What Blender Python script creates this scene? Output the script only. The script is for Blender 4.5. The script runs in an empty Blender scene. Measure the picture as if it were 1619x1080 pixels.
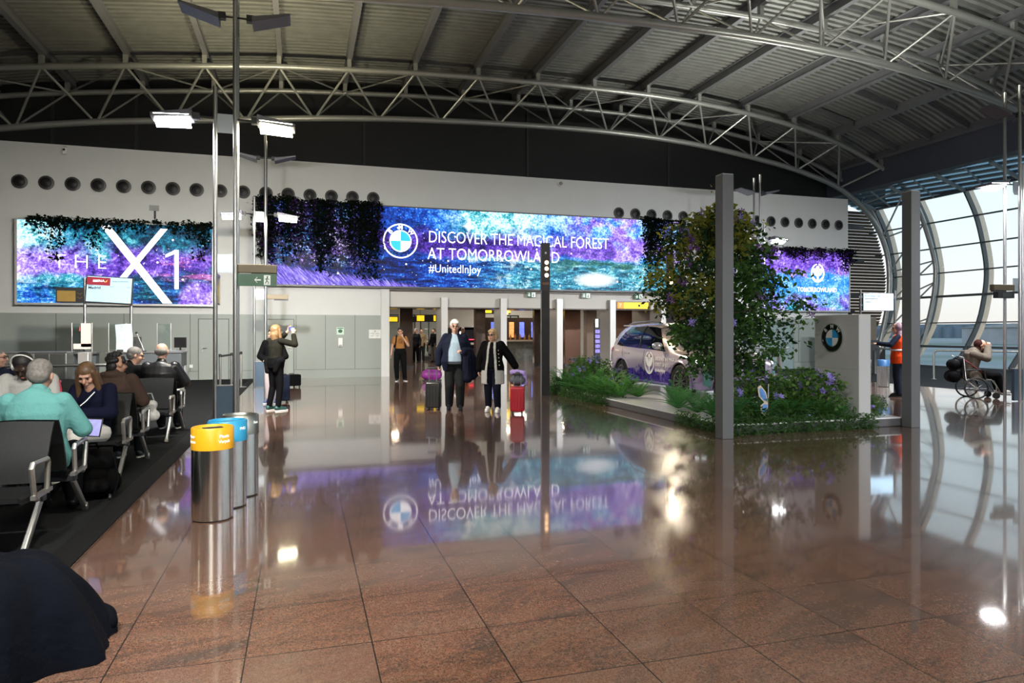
import bpy, bmesh, math, random
import numpy as np
from mathutils import Vector, Matrix, Euler
PI = math.pi
C = bpy.context.scene.collection
R = random.Random(7)

# ---------------------------------------------------------------- camera
cd = bpy.data.cameras.new('camera'); cam = bpy.data.objects.new('camera', cd); C.objects.link(cam)
cam.location = (0, 0, 1.55); cam.rotation_euler = (PI/2, 0, -math.radians(16.975))
cd.sensor_width = 36; cd.lens = 1086/1619*36; cd.shift_y = -15/1619; cd.clip_end = 2000; cd.clip_start = .05
bpy.context.scene.camera = cam
sc = bpy.context.scene
sc.view_settings.view_transform = 'Standard'; sc.view_settings.look = 'None'
sc.view_settings.gamma = 1; sc.view_settings.use_curve_mapping = False
sc.view_settings.exposure = 0.0

# ---------------------------------------------------------------- sky
w = bpy.data.worlds.new('sky'); sc.world = w; w.use_nodes = True
nt = w.node_tree; nt.nodes.clear()
tc = nt.nodes.new('ShaderNodeTexCoord'); sx = nt.nodes.new('ShaderNodeSeparateXYZ')
rp = nt.nodes.new('ShaderNodeValToRGB'); bg = nt.nodes.new('ShaderNodeBackground'); ow = nt.nodes.new('ShaderNodeOutputWorld')
nt.links.new(tc.outputs['Generated'], sx.inputs[0]); nt.links.new(sx.outputs['Z'], rp.inputs[0])
nt.links.new(rp.outputs[0], bg.inputs[0]); nt.links.new(bg.outputs[0], ow.inputs[0])
e = rp.color_ramp.elements
e[0].position = 0.0; e[0].color = (.78, .71, .66, 1)
e[1].position = .06; e[1].color = (.80, .79, .77, 1)
for p, c in ((.16, (.72, .85, .92, 1)), (.35, (.66, .84, .95, 1)), (1, (.35, .55, .8, 1))):
    q = e.new(p); q.color = c
bg.inputs[1].default_value = 1.4

# ---------------------------------------------------------------- lamps of the place and one added mast
MAST = [(-1.13, 11.43, 1), (-1.13, 20.4, 1), (15.3, 11.4, -1), (15.3, 20.4, -1), (-1.13, 2.45, 1), (15.3, 2.45, -1),
        (-1.13, -6.5, 1), (15.3, -6.5, -1), (7.2, -2.2, -1), (-14, 2.45, 1)]  # the mid-hall mast is added to brighten the floor at right
def light(name, typ, loc, energy, color, rot=(0, 0, 0), **k):
    d = bpy.data.lights.new(name, typ); d.energy = energy; d.color = color
    for a, b in k.items(): setattr(d, a, b)
    o = bpy.data.objects.new(name, d); o.location = loc; o.rotation_euler = rot; C.objects.link(o); return o
for i, (mx, my, sg) in enumerate(MAST):
    cw = (1, .90, .72) if sg > 0 else (.93, .97, 1)
    for s in (-1, 1):
        if i < 9 or s > 0:
            col = (.97, .98, 1) if s < 0 else cw
            dz = 4.60
            light('flood_lamp_beam', 'AREA', (mx + s*.74, my - .05, dz+.08), (32 if i in (1, 3) else 820 if i == 0 else 680 if i == 2 else 280), col, (math.radians(15 if i in (1, 3) else 64 if i < 4 else 25), math.radians(10)*s, 0), shape='RECTANGLE', size=.34, size_y=.22, spread=math.radians(160))
            light('uplight_beam', 'SPOT', (mx + s*.95, my, 6.75), 850, (1, .90, .58) if sg > 0 else (.95, .95, .84), (math.radians(180), -math.radians(14)*s, 0), spot_size=math.radians(150), spot_blend=.6, shadow_soft_size=.15)

# ---------------------------------------------------------------- node helpers
class NV:
    def __init__(s, t, o): s.t = t; s.o = o
    def _m(s, op, b=0, c=None):
        n = s.t.nodes.new('ShaderNodeMath'); n.operation = op
        for i, v in enumerate((s, b) if c is None else (s, b, c)):
            if isinstance(v, NV): s.t.links.new(v.o, n.inputs[i])
            else: n.inputs[i].default_value = v
        return NV(s.t, n.outputs[0])
    def __add__(s, b): return s._m('ADD', b)
    def __sub__(s, b): return s._m('SUBTRACT', b)
    def __mul__(s, b): return s._m('MULTIPLY', b)
    def __truediv__(s, b): return s._m('DIVIDE', b)
    def pow(s, b): return s._m('POWER', b)
    def floor(s): return s._m('FLOOR')
    def fract(s): return s._m('FRACT')
    def abs(s): return s._m('ABSOLUTE')
    def sin(s): return s._m('SINE')
    def gt(s, b): return s._m('GREATER_THAN', b)
    def lt(s, b): return s._m('LESS_THAN', b)
    def min(s, b): return s._m('MINIMUM', b)
    def max(s, b): return s._m('MAXIMUM', b)
    def rng(s, a, b, c=0., d=1.):
        n = s.t.nodes.new('ShaderNodeMapRange'); s.t.links.new(s.o, n.inputs[0])
        for i, v in enumerate((a, b, c, d)): n.inputs[i+1].default_value = v
        return NV(s.t, n.outputs[0])
class Mat:
    def __init__(s, name):
        s.m = bpy.data.materials.new(name); s.m.use_nodes = True; s.t = s.m.node_tree
        s.b = s.t.nodes['Principled BSDF']; s.out = s.t.nodes['Material Output']
    def coords(s, k='Object'):
        n = s.t.nodes.new('ShaderNodeTexCoord'); q = s.t.nodes.new('ShaderNodeSeparateXYZ')
        s.t.links.new(n.outputs[k], q.inputs[0]); return [NV(s.t, o) for o in q.outputs], NV(s.t, n.outputs[k])
    def vec(s, x, y, z):
        n = s.t.nodes.new('ShaderNodeCombineXYZ')
        for i, v in enumerate((x, y, z)):
            if isinstance(v, NV): s.t.links.new(v.o, n.inputs[i])
            else: n.inputs[i].default_value = v
        return NV(s.t, n.outputs[0])
    def noise(s, v, scale, det=3., rough=.55, dist=0.):
        n = s.t.nodes.new('ShaderNodeTexNoise'); s.t.links.new(v.o, n.inputs['Vector'])
        n.inputs['Scale'].default_value = scale; n.inputs['Detail'].default_value = det
        n.inputs['Roughness'].default_value = rough; n.inputs['Distortion'].default_value = dist
        return NV(s.t, n.outputs[0])
    def voro(s, v, scale, out='Distance', rnd=1.):
        n = s.t.nodes.new('ShaderNodeTexVoronoi'); s.t.links.new(v.o, n.inputs['Vector'])
        n.inputs['Scale'].default_value = scale; n.inputs['Randomness'].default_value = rnd
        return NV(s.t, n.outputs[out])
    def white(s, v):
        n = s.t.nodes.new('ShaderNodeTexWhiteNoise'); n.noise_dimensions = '3D'; s.t.links.new(v.o, n.inputs['Vector'])
        return NV(s.t, n.outputs['Value'])
    def ramp(s, f, stops):
        n = s.t.nodes.new('ShaderNodeValToRGB'); s.t.links.new(f.o, n.inputs[0]); e = n.color_ramp.elements
        while len(e) < len(stops): e.new(.5)
        for q, (p, c) in zip(e, stops): q.position = p; q.color = (*c, 1)
        return NV(s.t, n.outputs[0])
    def mix(s, f, a, b, mode='MIX'):
        n = s.t.nodes.new('ShaderNodeMix'); n.data_type = 'RGBA'; n.blend_type = mode; n.clamp_factor = True
        for i, v in ((0, f), (6, a), (7, b)):
            if isinstance(v, NV): s.t.links.new(v.o, n.inputs[i])
            elif i == 0: n.inputs[0].default_value = v
            else: n.inputs[i].default_value = (*v, 1)
        return NV(s.t, n.outputs[2])
    def set(s, **k):
        for a, v in k.items():
            i = s.b.inputs[{'color': 'Base Color', 'rough': 'Roughness', 'metal': 'Metallic', 'emit': 'Emission Color', 'estr': 'Emission Strength', 'alpha': 'Alpha', 'coat': 'Coat Weight', 'spec': 'Specular IOR Level', 'normal': 'Normal', 'trans': 'Transmission Weight', 'sub': 'Subsurface Weight', 'sheen': 'Sheen Weight'}[a]]
            if isinstance(v, NV): s.t.links.new(v.o, i)
            elif isinstance(v, tuple): i.default_value = (*v, 1)
            else: i.default_value = v
        return s
    def bump(s, h, strength=.3, dist=.01):
        n = s.t.nodes.new('ShaderNodeBump'); n.inputs['Strength'].default_value = strength; n.inputs['Distance'].default_value = dist
        s.t.links.new(h.o, n.inputs['Height']); s.t.links.new(n.outputs[0], s.b.inputs['Normal'])
_mc = {}
def M(name, col=(.5, .5, .5), rough=.5, metal=0., var=.12, scale=9., bump=0., estr=0., bd=.004, **k):
    """plain material with a procedural tint variation"""
    if name in _mc: return _mc[name]
    m = Mat(name); _, v = m.coords()
    n = m.noise(v, scale, 3.)
    c = m.ramp(n, [(.3, tuple(x*(1-var) for x in col)), (.7, tuple(min(1, x*(1+var)) for x in col))])
    m.set(color=c, rough=rough, metal=metal, **k)
    if estr: m.set(emit=c, estr=estr)
    if bump: m.bump(m.noise(v, scale*6, 3.), bump, bd)
    _mc[name] = m.m; return m.m

# ---------------------------------------------------------------- mesh helpers
class MB:
    def __init__(s): s.v = []; s.f = []; s.mi = []; s.k = 0
    def add(s, vs, fs, mi=None):
        o = len(s.v); s.v += [tuple(map(float, p)) for p in vs]; s.f += [tuple(o+i for i in f) for f in fs]
        s.mi += [s.k if mi is None else mi]*len(fs); return s
    def box(s, a, b, mi=None):
        (x0, y0, z0), (x1, y1, z1) = a, b
        x0, x1 = min(x0, x1), max(x0, x1); y0, y1 = min(y0, y1), max(y0, y1); z0, z1 = min(z0, z1), max(z0, z1)
        return s.add([(x0,y0,z0),(x1,y0,z0),(x1,y1,z0),(x0,y1,z0),(x0,y0,z1),(x1,y0,z1),(x1,y1,z1),(x0,y1,z1)],
                     [(3,2,1,0),(4,5,6,7),(0,1,5,4),(1,2,6,5),(2,3,7,6),(3,0,4,7)], mi)
    def obox(s, c, ux, uy, uz, mi=None):
        """box from centre and three half-axis vectors"""
        c = Vector(c); ux, uy, uz = Vector(ux), Vector(uy), Vector(uz)
        return s.add([c-ux-uy-uz, c+ux-uy-uz, c+ux+uy-uz, c-ux+uy-uz, c-ux-uy+uz, c+ux-uy+uz, c+ux+uy+uz, c-ux+uy+uz],
                     [(3,2,1,0),(4,5,6,7),(0,1,5,4),(1,2,6,5),(2,3,7,6),(3,0,4,7)], mi)
    def bar(s, a, b, w, h, up=(0, 0, 1), mi=None):
        a, b = Vector(a), Vector(b); d = b-a; L = d.length; d.normalize()
        r = d.cross(Vector(up))
        if r.length < 1e-4: r = d.cross(Vector((1, 0, 0)))
        r.normalize(); u = r.cross(d)
        return s.obox((a+b)/2, r*w/2, d*L/2, u*h/2, mi)
    def tube(s, pts, r, n=8, cap=True, mi=None, closed=False):
        pts = [Vector(p) for p in pts]; m = len(pts); rs = r if isinstance(r, (list, tuple)) else [r]*m
        vs = []; prev = None
        for i, p in enumerate(pts):
            if closed: t = pts[(i+1) % m]-pts[i-1]
            else: t = pts[min(i+1, m-1)]-pts[max(i-1, 0)]
            t.normalize()
            if prev is None:
                u = t.cross(Vector((0, 0, 1)))
                if u.length < .05: u = t.cross(Vector((1, 0, 0)))
            else: u = prev - t*prev.dot(t)
            u.normalize(); prev = u; q = t.cross(u)
            for j in range(n):
                a = 2*PI*j/n; vs.append(p+u*(math.cos(a)*rs[i])+q*(math.sin(a)*rs[i]))
        fs = []
        for i in range(m if closed else m-1):
            for j in range(n):
                k = (i+1) % m
                fs.append((i*n+j, i*n+(j+1) % n, k*n+(j+1) % n, k*n+j))
        if cap and not closed: fs += [tuple(range(n-1, -1, -1)), tuple((m-1)*n+j for j in range(n))]
        return s.add(vs, fs, mi)
    def lathe(s, prof, n=24, c=(0, 0, 0), mi=None, axis='z', cap=True):
        """prof: list of (r, z); closed by n-gons when r>0 at the ends"""
        vs = []
        for r, z in prof:
            for j in range(n):
                a = 2*PI*j/n
                p = (r*math.cos(a), r*math.sin(a), z)
                if axis == 'y': p = (p[0], p[2], p[1])
                if axis == 'x': p = (p[2], p[0], p[1])
                vs.append((c[0]+p[0], c[1]+p[1], c[2]+p[2]))
        m = len(prof); fs = [(i*n+j, i*n+(j+1) % n, (i+1)*n+(j+1) % n, (i+1)*n+j) for i in range(m-1) for j in range(n)]
        if cap and prof[0][0] > 1e-5: fs.append(tuple(range(n-1, -1, -1)))
        if cap and prof[-1][0] > 1e-5: fs.append(tuple((m-1)*n+j for j in range(n)))
        return s.add(vs, fs, mi)
    def prism(s, poly, a, b, axis='y', mi=None):
        """extrude a 2D polygon between two coordinates of an axis"""
        def P(p, t): return (p[0], t, p[1]) if axis == 'y' else (t, p[0], p[1]) if axis == 'x' else (p[0], p[1], t)
        n = len(poly)
        return s.add([P(p, a) for p in poly]+[P(p, b) for p in poly],
                     [tuple(range(n-1, -1, -1)), tuple(range(n, 2*n))]+[(i, (i+1) % n, n+(i+1) % n, n+i) for i in range(n)], mi)
    def grid(s, rows, mi=None, closed_u=False):
        """rows of equally many points"""
        m = len(rows); n = len(rows[0]); vs = [p for r in rows for p in r]
        fs = [(i*n+j, i*n+(j+1) % n, (i+1)*n+(j+1) % n, (i+1)*n+j) for i in range(m-1) for j in range(n if closed_u else n-1)]
        return s.add(vs, fs, mi)
    def ball(s, c, r, n=10, mi=None):
        rx, ry, rz = r if isinstance(r, tuple) else (r, r, r)
        vs = [(c[0], c[1], c[2]-rz)]; m = max(4, n//2+1)
        for i in range(1, m):
            a = -PI/2+PI*i/m
            for j in range(n):
                b = 2*PI*j/n; vs.append((c[0]+rx*math.cos(a)*math.cos(b), c[1]+ry*math.cos(a)*math.sin(b), c[2]+rz*math.sin(a)))
        vs.append((c[0], c[1], c[2]+rz)); L = len(vs)-1; fs = []
        for j in range(n):
            fs.append((0, 1+(j+1) % n, 1+j)); fs.append((L, L-n+j, L-n+(j+1) % n))
        for i in range(m-2):
            for j in range(n): fs.append((1+i*n+j, 1+i*n+(j+1) % n, 1+(i+1)*n+(j+1) % n, 1+(i+1)*n+j))
        return s.add(vs, fs, mi)
    def cap(s, a, b, ra, rb, n=12):
        """tapered capsule"""
        a, b = Vector(a), Vector(b); d = (b-a); L = max(d.length, 1e-5); d = d/L if L > 1e-4 else Vector((0, 0, 1)); pts = []; rs = []
        for t in (.02, .3, .6, .85): pts.append(a-d*ra*math.cos(t*PI/2)); rs.append(ra*math.sin(t*PI/2))
        pts += [a, b]; rs += [ra, rb]
        for t in (.85, .6, .3, .02): pts.append(b+d*rb*math.cos(t*PI/2)); rs.append(rb*math.sin(t*PI/2))
        return s.tube(pts, rs, n)
    def build(s, name, mats, parent=None, smooth=False, bevel=0., seg=2, loc=None, rot=None, angle=40):
        me = bpy.data.meshes.new(name); me.from_pydata(s.v, [], s.f)
        mats = mats if isinstance(mats, (list, tuple)) else [mats]
        for m in mats: me.materials.append(m)
        if len(mats) > 1: me.polygons.foreach_set('material_index', s.mi)
        o = bpy.data.objects.new(name, me); C.objects.link(o)
        if parent: o.parent = parent
        if loc: o.location = loc
        if rot: o.rotation_euler = rot
        if bevel:
            b = o.modifiers.new('b', 'BEVEL'); b.width = bevel; b.segments = seg; b.limit_method = 'ANGLE'; b.angle_limit = math.radians(35)
        if smooth or bevel:
            me.shade_smooth()
            try: me.set_sharp_from_angle(angle=math.radians(angle))
            except Exception: pass
        return o
def tag(o, label=None, cat=None, group=None, kind=None):
    if label: o['label'] = label
    if cat: o['category'] = cat
    if group: o['group'] = group
    if kind: o['kind'] = kind
    return o
def thing(name, label, cat, loc=(0, 0, 0), rz=0, group=None):
    o = bpy.data.objects.new(name, None); C.objects.link(o); o.location = loc; o.rotation_euler = (0, 0, rz); o.empty_display_size = .2
    return tag(o, label, cat, group)
def struct(o): o['kind'] = 'structure'; return o
def dup(src, loc=None, rz=None, label=None, scale=None):
    r = src.copy(); C.objects.link(r)
    if loc is not None: r.location = loc
    if rz is not None: r.rotation_euler = (0, 0, rz)
    if label: r['label'] = label
    if scale is not None: r.scale = (scale,)*3 if not isinstance(scale, tuple) else scale
    for ch in list(src.children):
        c = ch.copy(); C.objects.link(c); c.parent = r
        for g in list(ch.children):
            d = g.copy(); C.objects.link(d); d.parent = c
    return r
def evaluated(o):
    """bake an object's modifiers into its mesh"""
    dg = bpy.context.evaluated_depsgraph_get(); dg.update()
    me = bpy.data.meshes.new_from_object(o.evaluated_get(dg)); o.modifiers.clear(); old = o.data; o.data = me
    return o
def text(body, size, mat, parent, loc, rot, name='lettering', align='LEFT', extrude=.002, sx=1., space=1., offset=0.):
    c = bpy.data.curves.new(name, 'FONT'); c.body = body; c.size = size; c.extrude = extrude; c.align_x = align; c.space_character = space; c.offset = offset
    c.resolution_u = 3
    t = bpy.data.objects.new(name, c); C.objects.link(t); bpy.context.view_layer.update()
    dg = bpy.context.evaluated_depsgraph_get(); me = bpy.data.meshes.new_from_object(t.evaluated_get(dg))
    bpy.data.objects.remove(t); o = bpy.data.objects.new(name, me); C.objects.link(o)
    me.materials.clear(); me.materials.append(mat); o.parent = parent; o.location = loc; o.rotation_euler = rot; o.scale = (sx, 1, 1)
    return o
def disc(mb, c, r, n=24, axis='y', t=.004, mi=None):
    return mb.lathe([(r, -t), (r, t)], n, c, mi, axis)
FRONT = (PI/2, 0, 0)          # text standing up, read from -Y
STEEL = M('brushed_steel', (.45, .45, .44), .32, 1., .05, 4)
ALU = M('cast_aluminium', (.50, .50, .47), .35, .9, .06, 12)
CHROME = M('chrome', (.8, .8, .8), .12, 1., .03, 4)
BLACK = M('black_plastic', (.012, .012, .013), .45, 0, .2, 20)
DARK = M('dark_grey_metal', (.05, .05, .055), .45, .3, .15, 8)
def leafm(name, col, var, scale, tr=.45, tcol=None):
    m = Mat(name); _, v = m.coords(); n = m.noise(v, scale, 3.)
    c = m.ramp(n, [(.3, tuple(x*(1-var) for x in col)), (.7, tuple(x*(1+var) for x in col))]); m.set(color=c, rough=.5, spec=.35)
    t = m.t.nodes.new('ShaderNodeBsdfTranslucent'); x = m.t.nodes.new('ShaderNodeMixShader'); x.inputs[0].default_value = tr
    tc_ = m.mix(.5, c, tcol or tuple(min(1, q*2.2) for q in col)); m.t.links.new(tc_.o, t.inputs[0]); m.t.links.new(m.b.outputs[0], x.inputs[1]); m.t.links.new(t.outputs[0], x.inputs[2]); m.t.links.new(x.outputs[0], m.out.inputs[0])
    _mc[name] = m.m; return m.m
WHITE = M('white_plastic', (.75, .75, .73), .4, 0, .04, 6)
GREYP = M('grey_paint', (.30, .31, .32), .5, 0, .05, 4)
GREEN = M('sign_green', (.004, .085, .03), .35, 0, .06, 5, estr=.25)
SIGNW = M('sign_white', (.85, .9, .86), .4, 0, .03, 5, estr=.25)
# ================================================================ SETTING
# ---- floor
def floor_mat():
    m = Mat('polished_granite'); (x, y, z), v = m.coords()
    T = .5935
    u = (x+.26+T*60)/T; q = (y-3.49+T*60)/T
    fx = u.fract(); fy = q.fract()
    ex = (fx-.5).abs().gt(.4945); ey = (fy-.5).abs().gt(.4945); joint = ex.max(ey)
    tile = m.vec(u.floor(), q.floor(), 0.); rnd = m.white(tile)
    off = m.vec(x+rnd*37., y+rnd*11., rnd*5.)
    st = m.vec(x*.55+y*.35+rnd*31., y*1.9-x*.7+rnd*17., rnd*9.)
    sw = m.noise(st, 1.7, 6., .62, 1.6)
    gr = m.noise(off, 150., 2., .7); fl = m.noise(off, 55., 3., .6)
    base = m.ramp(sw, [(.25, (.06, .044, .04)), (.40, (.125, .064, .044)), (.52, (.18, .084, .054)), (.66, (.165, .095, .066)), (.8, (.21, .112, .074))])
    base = m.mix(gr.rng(.40, .60), m.mix(.62, base, (.010, .011, .010), 'MIX'), base)
    base = m.mix(fl.rng(.50, .68, 0, .30), base, (.25, .18, .135))
    base = m.mix(rnd.rng(0, 1, 0, .28), base, (.11, .08, .066))
    base = m.mix(joint, base, (.014, .012, .011))
    m.set(color=base, rough=.24, spec=.10, coat=.9); m.t.links.new(m.noise(v, 1.3, 4.).rng(.3, .7, .03, .07).o, m.b.inputs['Coat Roughness']); m.b.inputs['Coat IOR'].default_value = 1.42
    m.bump(m.noise(v, 3.2, 2.), .016, .01)
    return m.m
FLOOR = floor_mat()
struct(MB().box((-1.46, -14, -.2), (17, 24.4, 0)).box((2.9, 24.4, -.2), (15.7, 47, 0)).build('floor', FLOOR))
cm = Mat('speckled_carpet'); _, cv = cm.coords()
cm.set(color=cm.mix(cm.noise(cv, 16, 4).rng(.45, .7, 0, .8), cm.ramp(cm.noise(cv, 170, 2), [(.35, (.004, .0045, .005)), (.6, (.014, .015, .016)), (.75, (.035, .036, .037))]), (.011, .0115, .012)), rough=.95, spec=.1).bump(cm.noise(cv, 300, 2), .6, .006)
struct(MB().box((-17, -14, -.2), (-1.66, 24.4, .006)).build('floor_carpet', cm.m))
struct(MB().box((-1.66, -14, -.2), (-1.46, 24.4, .010)).build('trim_1', M('carpet_border_rubber', (.004, .004, .0045), .7, 0, .2, 30, spec=.15)))
struct(MB().box((17, -14, -.2), (27.0, 29, .006)).box((22.6, 24.4, -.2), (27.0, 29, .005)).build('floor_carpet_right', M('dark_carpet', (.006, .007, .009), .8, 0, .3, 120, spec=.2)))

# ---- white upper wall with the row of openings
WALLW = M('warm_white_wall', (.58, .59, .58), .6, 0, .02, 1.2)
X0, X1, OZ = 2.9, 15.7, 3.03
mb = MB()
mb.box((-17, 24.2, 0), (X0, 24.5, 7.3)).box((X0, 24.2, OZ), (X1, 24.5, 7.3)).box((X1, 24.2, 0), (22.6, 24.5, 7.3))
mb.box((-17, 24.5, 7.1), (22.6, 28.5, 7.3))
mb.box((22.3, 24.5, 0), (22.6, 28.5, 7.3))
struct(mb.build('wall_back', WALLW))
pan = M('grey_green_panel', (.265, .295, .275), .42, 0, .03, .8)
seam = M('panel_seam', (.10, .115, .11), .6, 0, .05, 5)
wp = struct(MB().box((-17, 24.16, 0), (2.60, 24.2, 2.13)).box((15.9, 24.16, 0), (22.6, 24.2, 2.13)).build('wall_panel_back', pan))
mb = MB()
for x in (-11.6, -9.9, -7.2, -5.35, -3.45, -.2, .75, 1.73, 17.2, 18.6, 20.0, 21.4):
    mb.box((x-.008, 24.152, .285), (x+.008, 24.165, 2.13))
for a, b in ((-17, -3.2), (-2.3, -1.15), (-.28, 2.6), (15.9, 22.6)):
    mb.box((a, 24.152, .276), (b, 24.165, .29))
mb.build('seam', seam, wp)
struct(MB().box((2.62, 24.13, 0), (2.9, 24.2, 3.05)).build('trim_2', WALLW))
def wall_door(name, x0, x1, hx, h=1.96):
    d = struct(MB().box((x0, 24.12, .01), (x1, 24.158, h)).build(name, M('door_grey_green', (.285, .315, .295), .4, 0, .03, 1), bevel=.004))
    MB().box((x0-.025, 24.14, 0), (x0-.004, 24.165, h+.025)).box((x1+.004, 24.14, 0), (x1+.025, 24.165, h+.025)).box((x0-.025, 24.14, h+.004), (x1+.025, 24.165, h+.025)).build('door_frame', seam, d)
    s = 1 if hx < (x0+x1)/2 else -1
    MB().tube([(hx, 24.12, 1.03), (hx, 24.07, 1.03), (hx+.13*s, 24.07, 1.03)], .011).lathe([(.027, 0), (.027, .012)], 14, (hx, 24.108, 1.03), axis='y').lathe([(.022, 0), (.022, .012)], 14, (hx, 24.108, .94), axis='y').build('door_handle', STEEL, d, smooth=True)
wall_door('door_1', -3.19, -2.31, -3.08)
wall_door('door_2', -1.145, -.285, -.36)
gd = struct(MB().box((18.1, 24.12, .01), (19.7, 24.158, 2.0)).build('door_3', M('frosted_glass_door', (.20, .27, .27), .2, 0, .03, 1)))
MB().box((18.06, 24.1, 0), (18.1, 24.17, 2.06)).box((19.7, 24.1, 0), (19.74, 24.17, 2.06)).box((18.06, 24.1, 2.0), (19.74, 24.17, 2.06)).box((18.88, 24.1, 0), (18.92, 24.17, 2.0)).build('door_frame', ALU, gd)

# ---- bays of the openings: fins and header
fin = M('grey_steel_fin', (.42, .43, .43), .38, .25, .03, 1)
PX = [4.73, 6.93, 9.12, 11.3, 13.5]
hd = struct(MB().box((X0, 24.34, 2.43), (X1, 24.46, 3.03)).build('trim_3', M('beige_header', (.52, .50, .465), .5, 0, .02, 1)))
MB().box((X0, 24.3, 2.40), (X1, 24.5, 2.44)).box((X0, 24.25, 2.985), (X1, 24.34, 3.03)).build('header_edge', M('dark_bronze_edge', (.07, .055, .045), .4, .3, .1, 6), hd)
for i, x in enumerate(PX):
    f = struct(MB().box((x, 24.12, 0), (x+.23, 25.05, 2.78)).build('wall_pillar_%d' % (i+1), fin, bevel=.006))
    MB().box((x+.0, 24.10, .0), (x+.23, 24.13, 2.78)).build('pillar_face', M('light_pillar_face', (.66, .65, .63), .35, .1, .02, 2), f)
struct(MB().box((2.86, 24.5, 0), (2.9, 25.1, 3.0)).build('trim_4', fin))

# ---- dark gable above and behind
gab = M('dark_gable_cladding', (.016, .016, .017), .7, 0, .12, .7)
mb = MB().box((-17, 28.5, 7.1), (23.3, 28.8, 12.5)).box((22.6, 28.5, 0), (23.3, 28.8, 7.1))
mb.box((23.3, 28.5, 8.1), (29, 28.8, 12.5)).box((23.3, 28.5, 0), (29, 28.8, 1.0))
gw = struct(mb.build('wall_gable', gab))
mb = MB()
for x in (-13.5, -8.6, -5.9, 2.4, 9.4, 16.3): mb.box((x-.05, 28.44, 7.3), (x+.05, 28.5, 12.2))
mb.build('cladding_post', M('dark_post', (.03, .03, .031), .6, 0, .1, 4), gw)

# ---- roof: profile, deck, purlins, trusses
PT = [(-18.3, 7.5), (-16, 8.2), (-13.6, 8.8), (-11.2, 9.3), (-8.96, 9.75), (-5.5, 10.2), (-3.2, 10.45), (-.83, 10.7), (1.59, 10.86), (3.95, 11.0), (6.3, 11.09), (8.66, 11.14),
      (10.96, 11.16), (13.4, 11.15), (15.8, 11.05), (18.2, 10.83), (20.5, 10.5), (22.87, 9.94), (25.2, 9.05), (26.6, 8.15), (27.4, 7.2), (27.95, 6.0), (28.3, 5.0), (28.4, 4.25), (28.25, 3.1), (27.8, 1.6), (27.1, 0.02)]
PB = [(-18.3, 5.9), (-16, 6.7), (-13.6, 7.3), (-11.5, 7.8), (-9.41, 8.18), (-6.59, 8.64), (-2.74, 9.05), (0, 9.36), (2.83, 9.6), (5.23, 9.74), (7.5, 9.83), (9.91, 9.89), (12.3, 9.9), (14.6, 9.83), (16.9, 9.66), (19.2, 9.36),
      (21.5, 8.98), (23.8, 8.36), (25.2, 7.55), (26.2, 6.55), (26.8, 5.34), (26.95, 4.13), (26.85, 2.8), (26.4, 1.1), (26.1, .02)]
def smooth_path(P, k=4):
    out = []
    for i in range(len(P)-1):
        p0, p1, p2, p3 = P[max(i-1, 0)], P[i], P[i+1], P[min(i+2, len(P)-1)]
        for j in range(k):
            t = j/k
            out.append(tuple(.5*((2*p1[a])+(-p0[a]+p2[a])*t+(2*p0[a]-5*p1[a]+4*p2[a]-p3[a])*t*t+(-p0[a]+3*p1[a]-3*p2[a]+p3[a])*t**3) for a in range(2)))
    return out+[P[-1]]
ST, SB = smooth_path(PT), smooth_path(PB)
def zat(S, x):
    for a, b in zip(S, S[1:]):
        if a[0] <= x <= b[0]: return a[1]+(b[1]-a[1])*(x-a[0])/(b[0]-a[0])
    return S[0][1]
deck = M('galvanised_deck', (.33, .335, .32), .45, .55, .10, 2.2)
rows = []; yy = -14.
def deck_row(y, dz): return [(x, y, zat(ST, x)+.72+dz) for x in np.linspace(-18, 25.6, 30)]
P = .27
while yy < 28.5:
    for o, d in ((0, .14), (.11, .14), (.125, 0), (.255, 0)): rows.append(deck_row(yy+o, d))
    yy += P
mb = MB().grid(rows)
top = [[(x, y, zat(ST, x)+1.0) for x in np.linspace(-18, 25.6, 30)] for y in (-14.2, 28.8)]
mb.grid(top)
cl = struct(mb.build('ceiling', deck))
pur = M('purlin_steel', (.19, .19, .205), .45, .4, .06, 3)
for k in range(-8, 11):
    x = 1.59+2.36*k
    if x > 25.5: continue
    z = zat(ST, x)+.70; sl = (zat(ST, x+.2)-zat(ST, x-.2))/.4; t = Vector((1, 0, sl)).normalized()*.07; n = Vector((-sl, 0, 1)).normalized()
    mb = MB()
    for q, hh, ww in ((-.34, .012, .085), (-.17, .17, .008), (-.006, .012, .085)):
        mb.obox(Vector((x, 7.2, z))+n*q, t.normalized()*ww, (0, 21.2, 0), n*hh)
    mb.build('purlin', pur, cl)
mb = MB()
for (k, ys) in ((8, (19.5, 21.8, 24.)), (9, (18.9, 20.6, 22.3, 24.0)), (7, (12, 13.5)), (10, (20, 21, 22, 23))):
    x = 1.59+2.36*k; x2 = x+2.2
    for y in ys:
        if x2 < 25.6: mb.bar((x, y, zat(ST, x)+.52), (x2, y, zat(ST, x2)+.52), .09, .22)
mb.build('cross_purlin', pur, cl)
truss_m = M('silver_truss_paint', (.40, .405, .39), .38, .55, .05, 2)
def path_between(S, x0, x1, y): return [(x, y, z) for x, z in S if x0 <= x <= x1]
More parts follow.
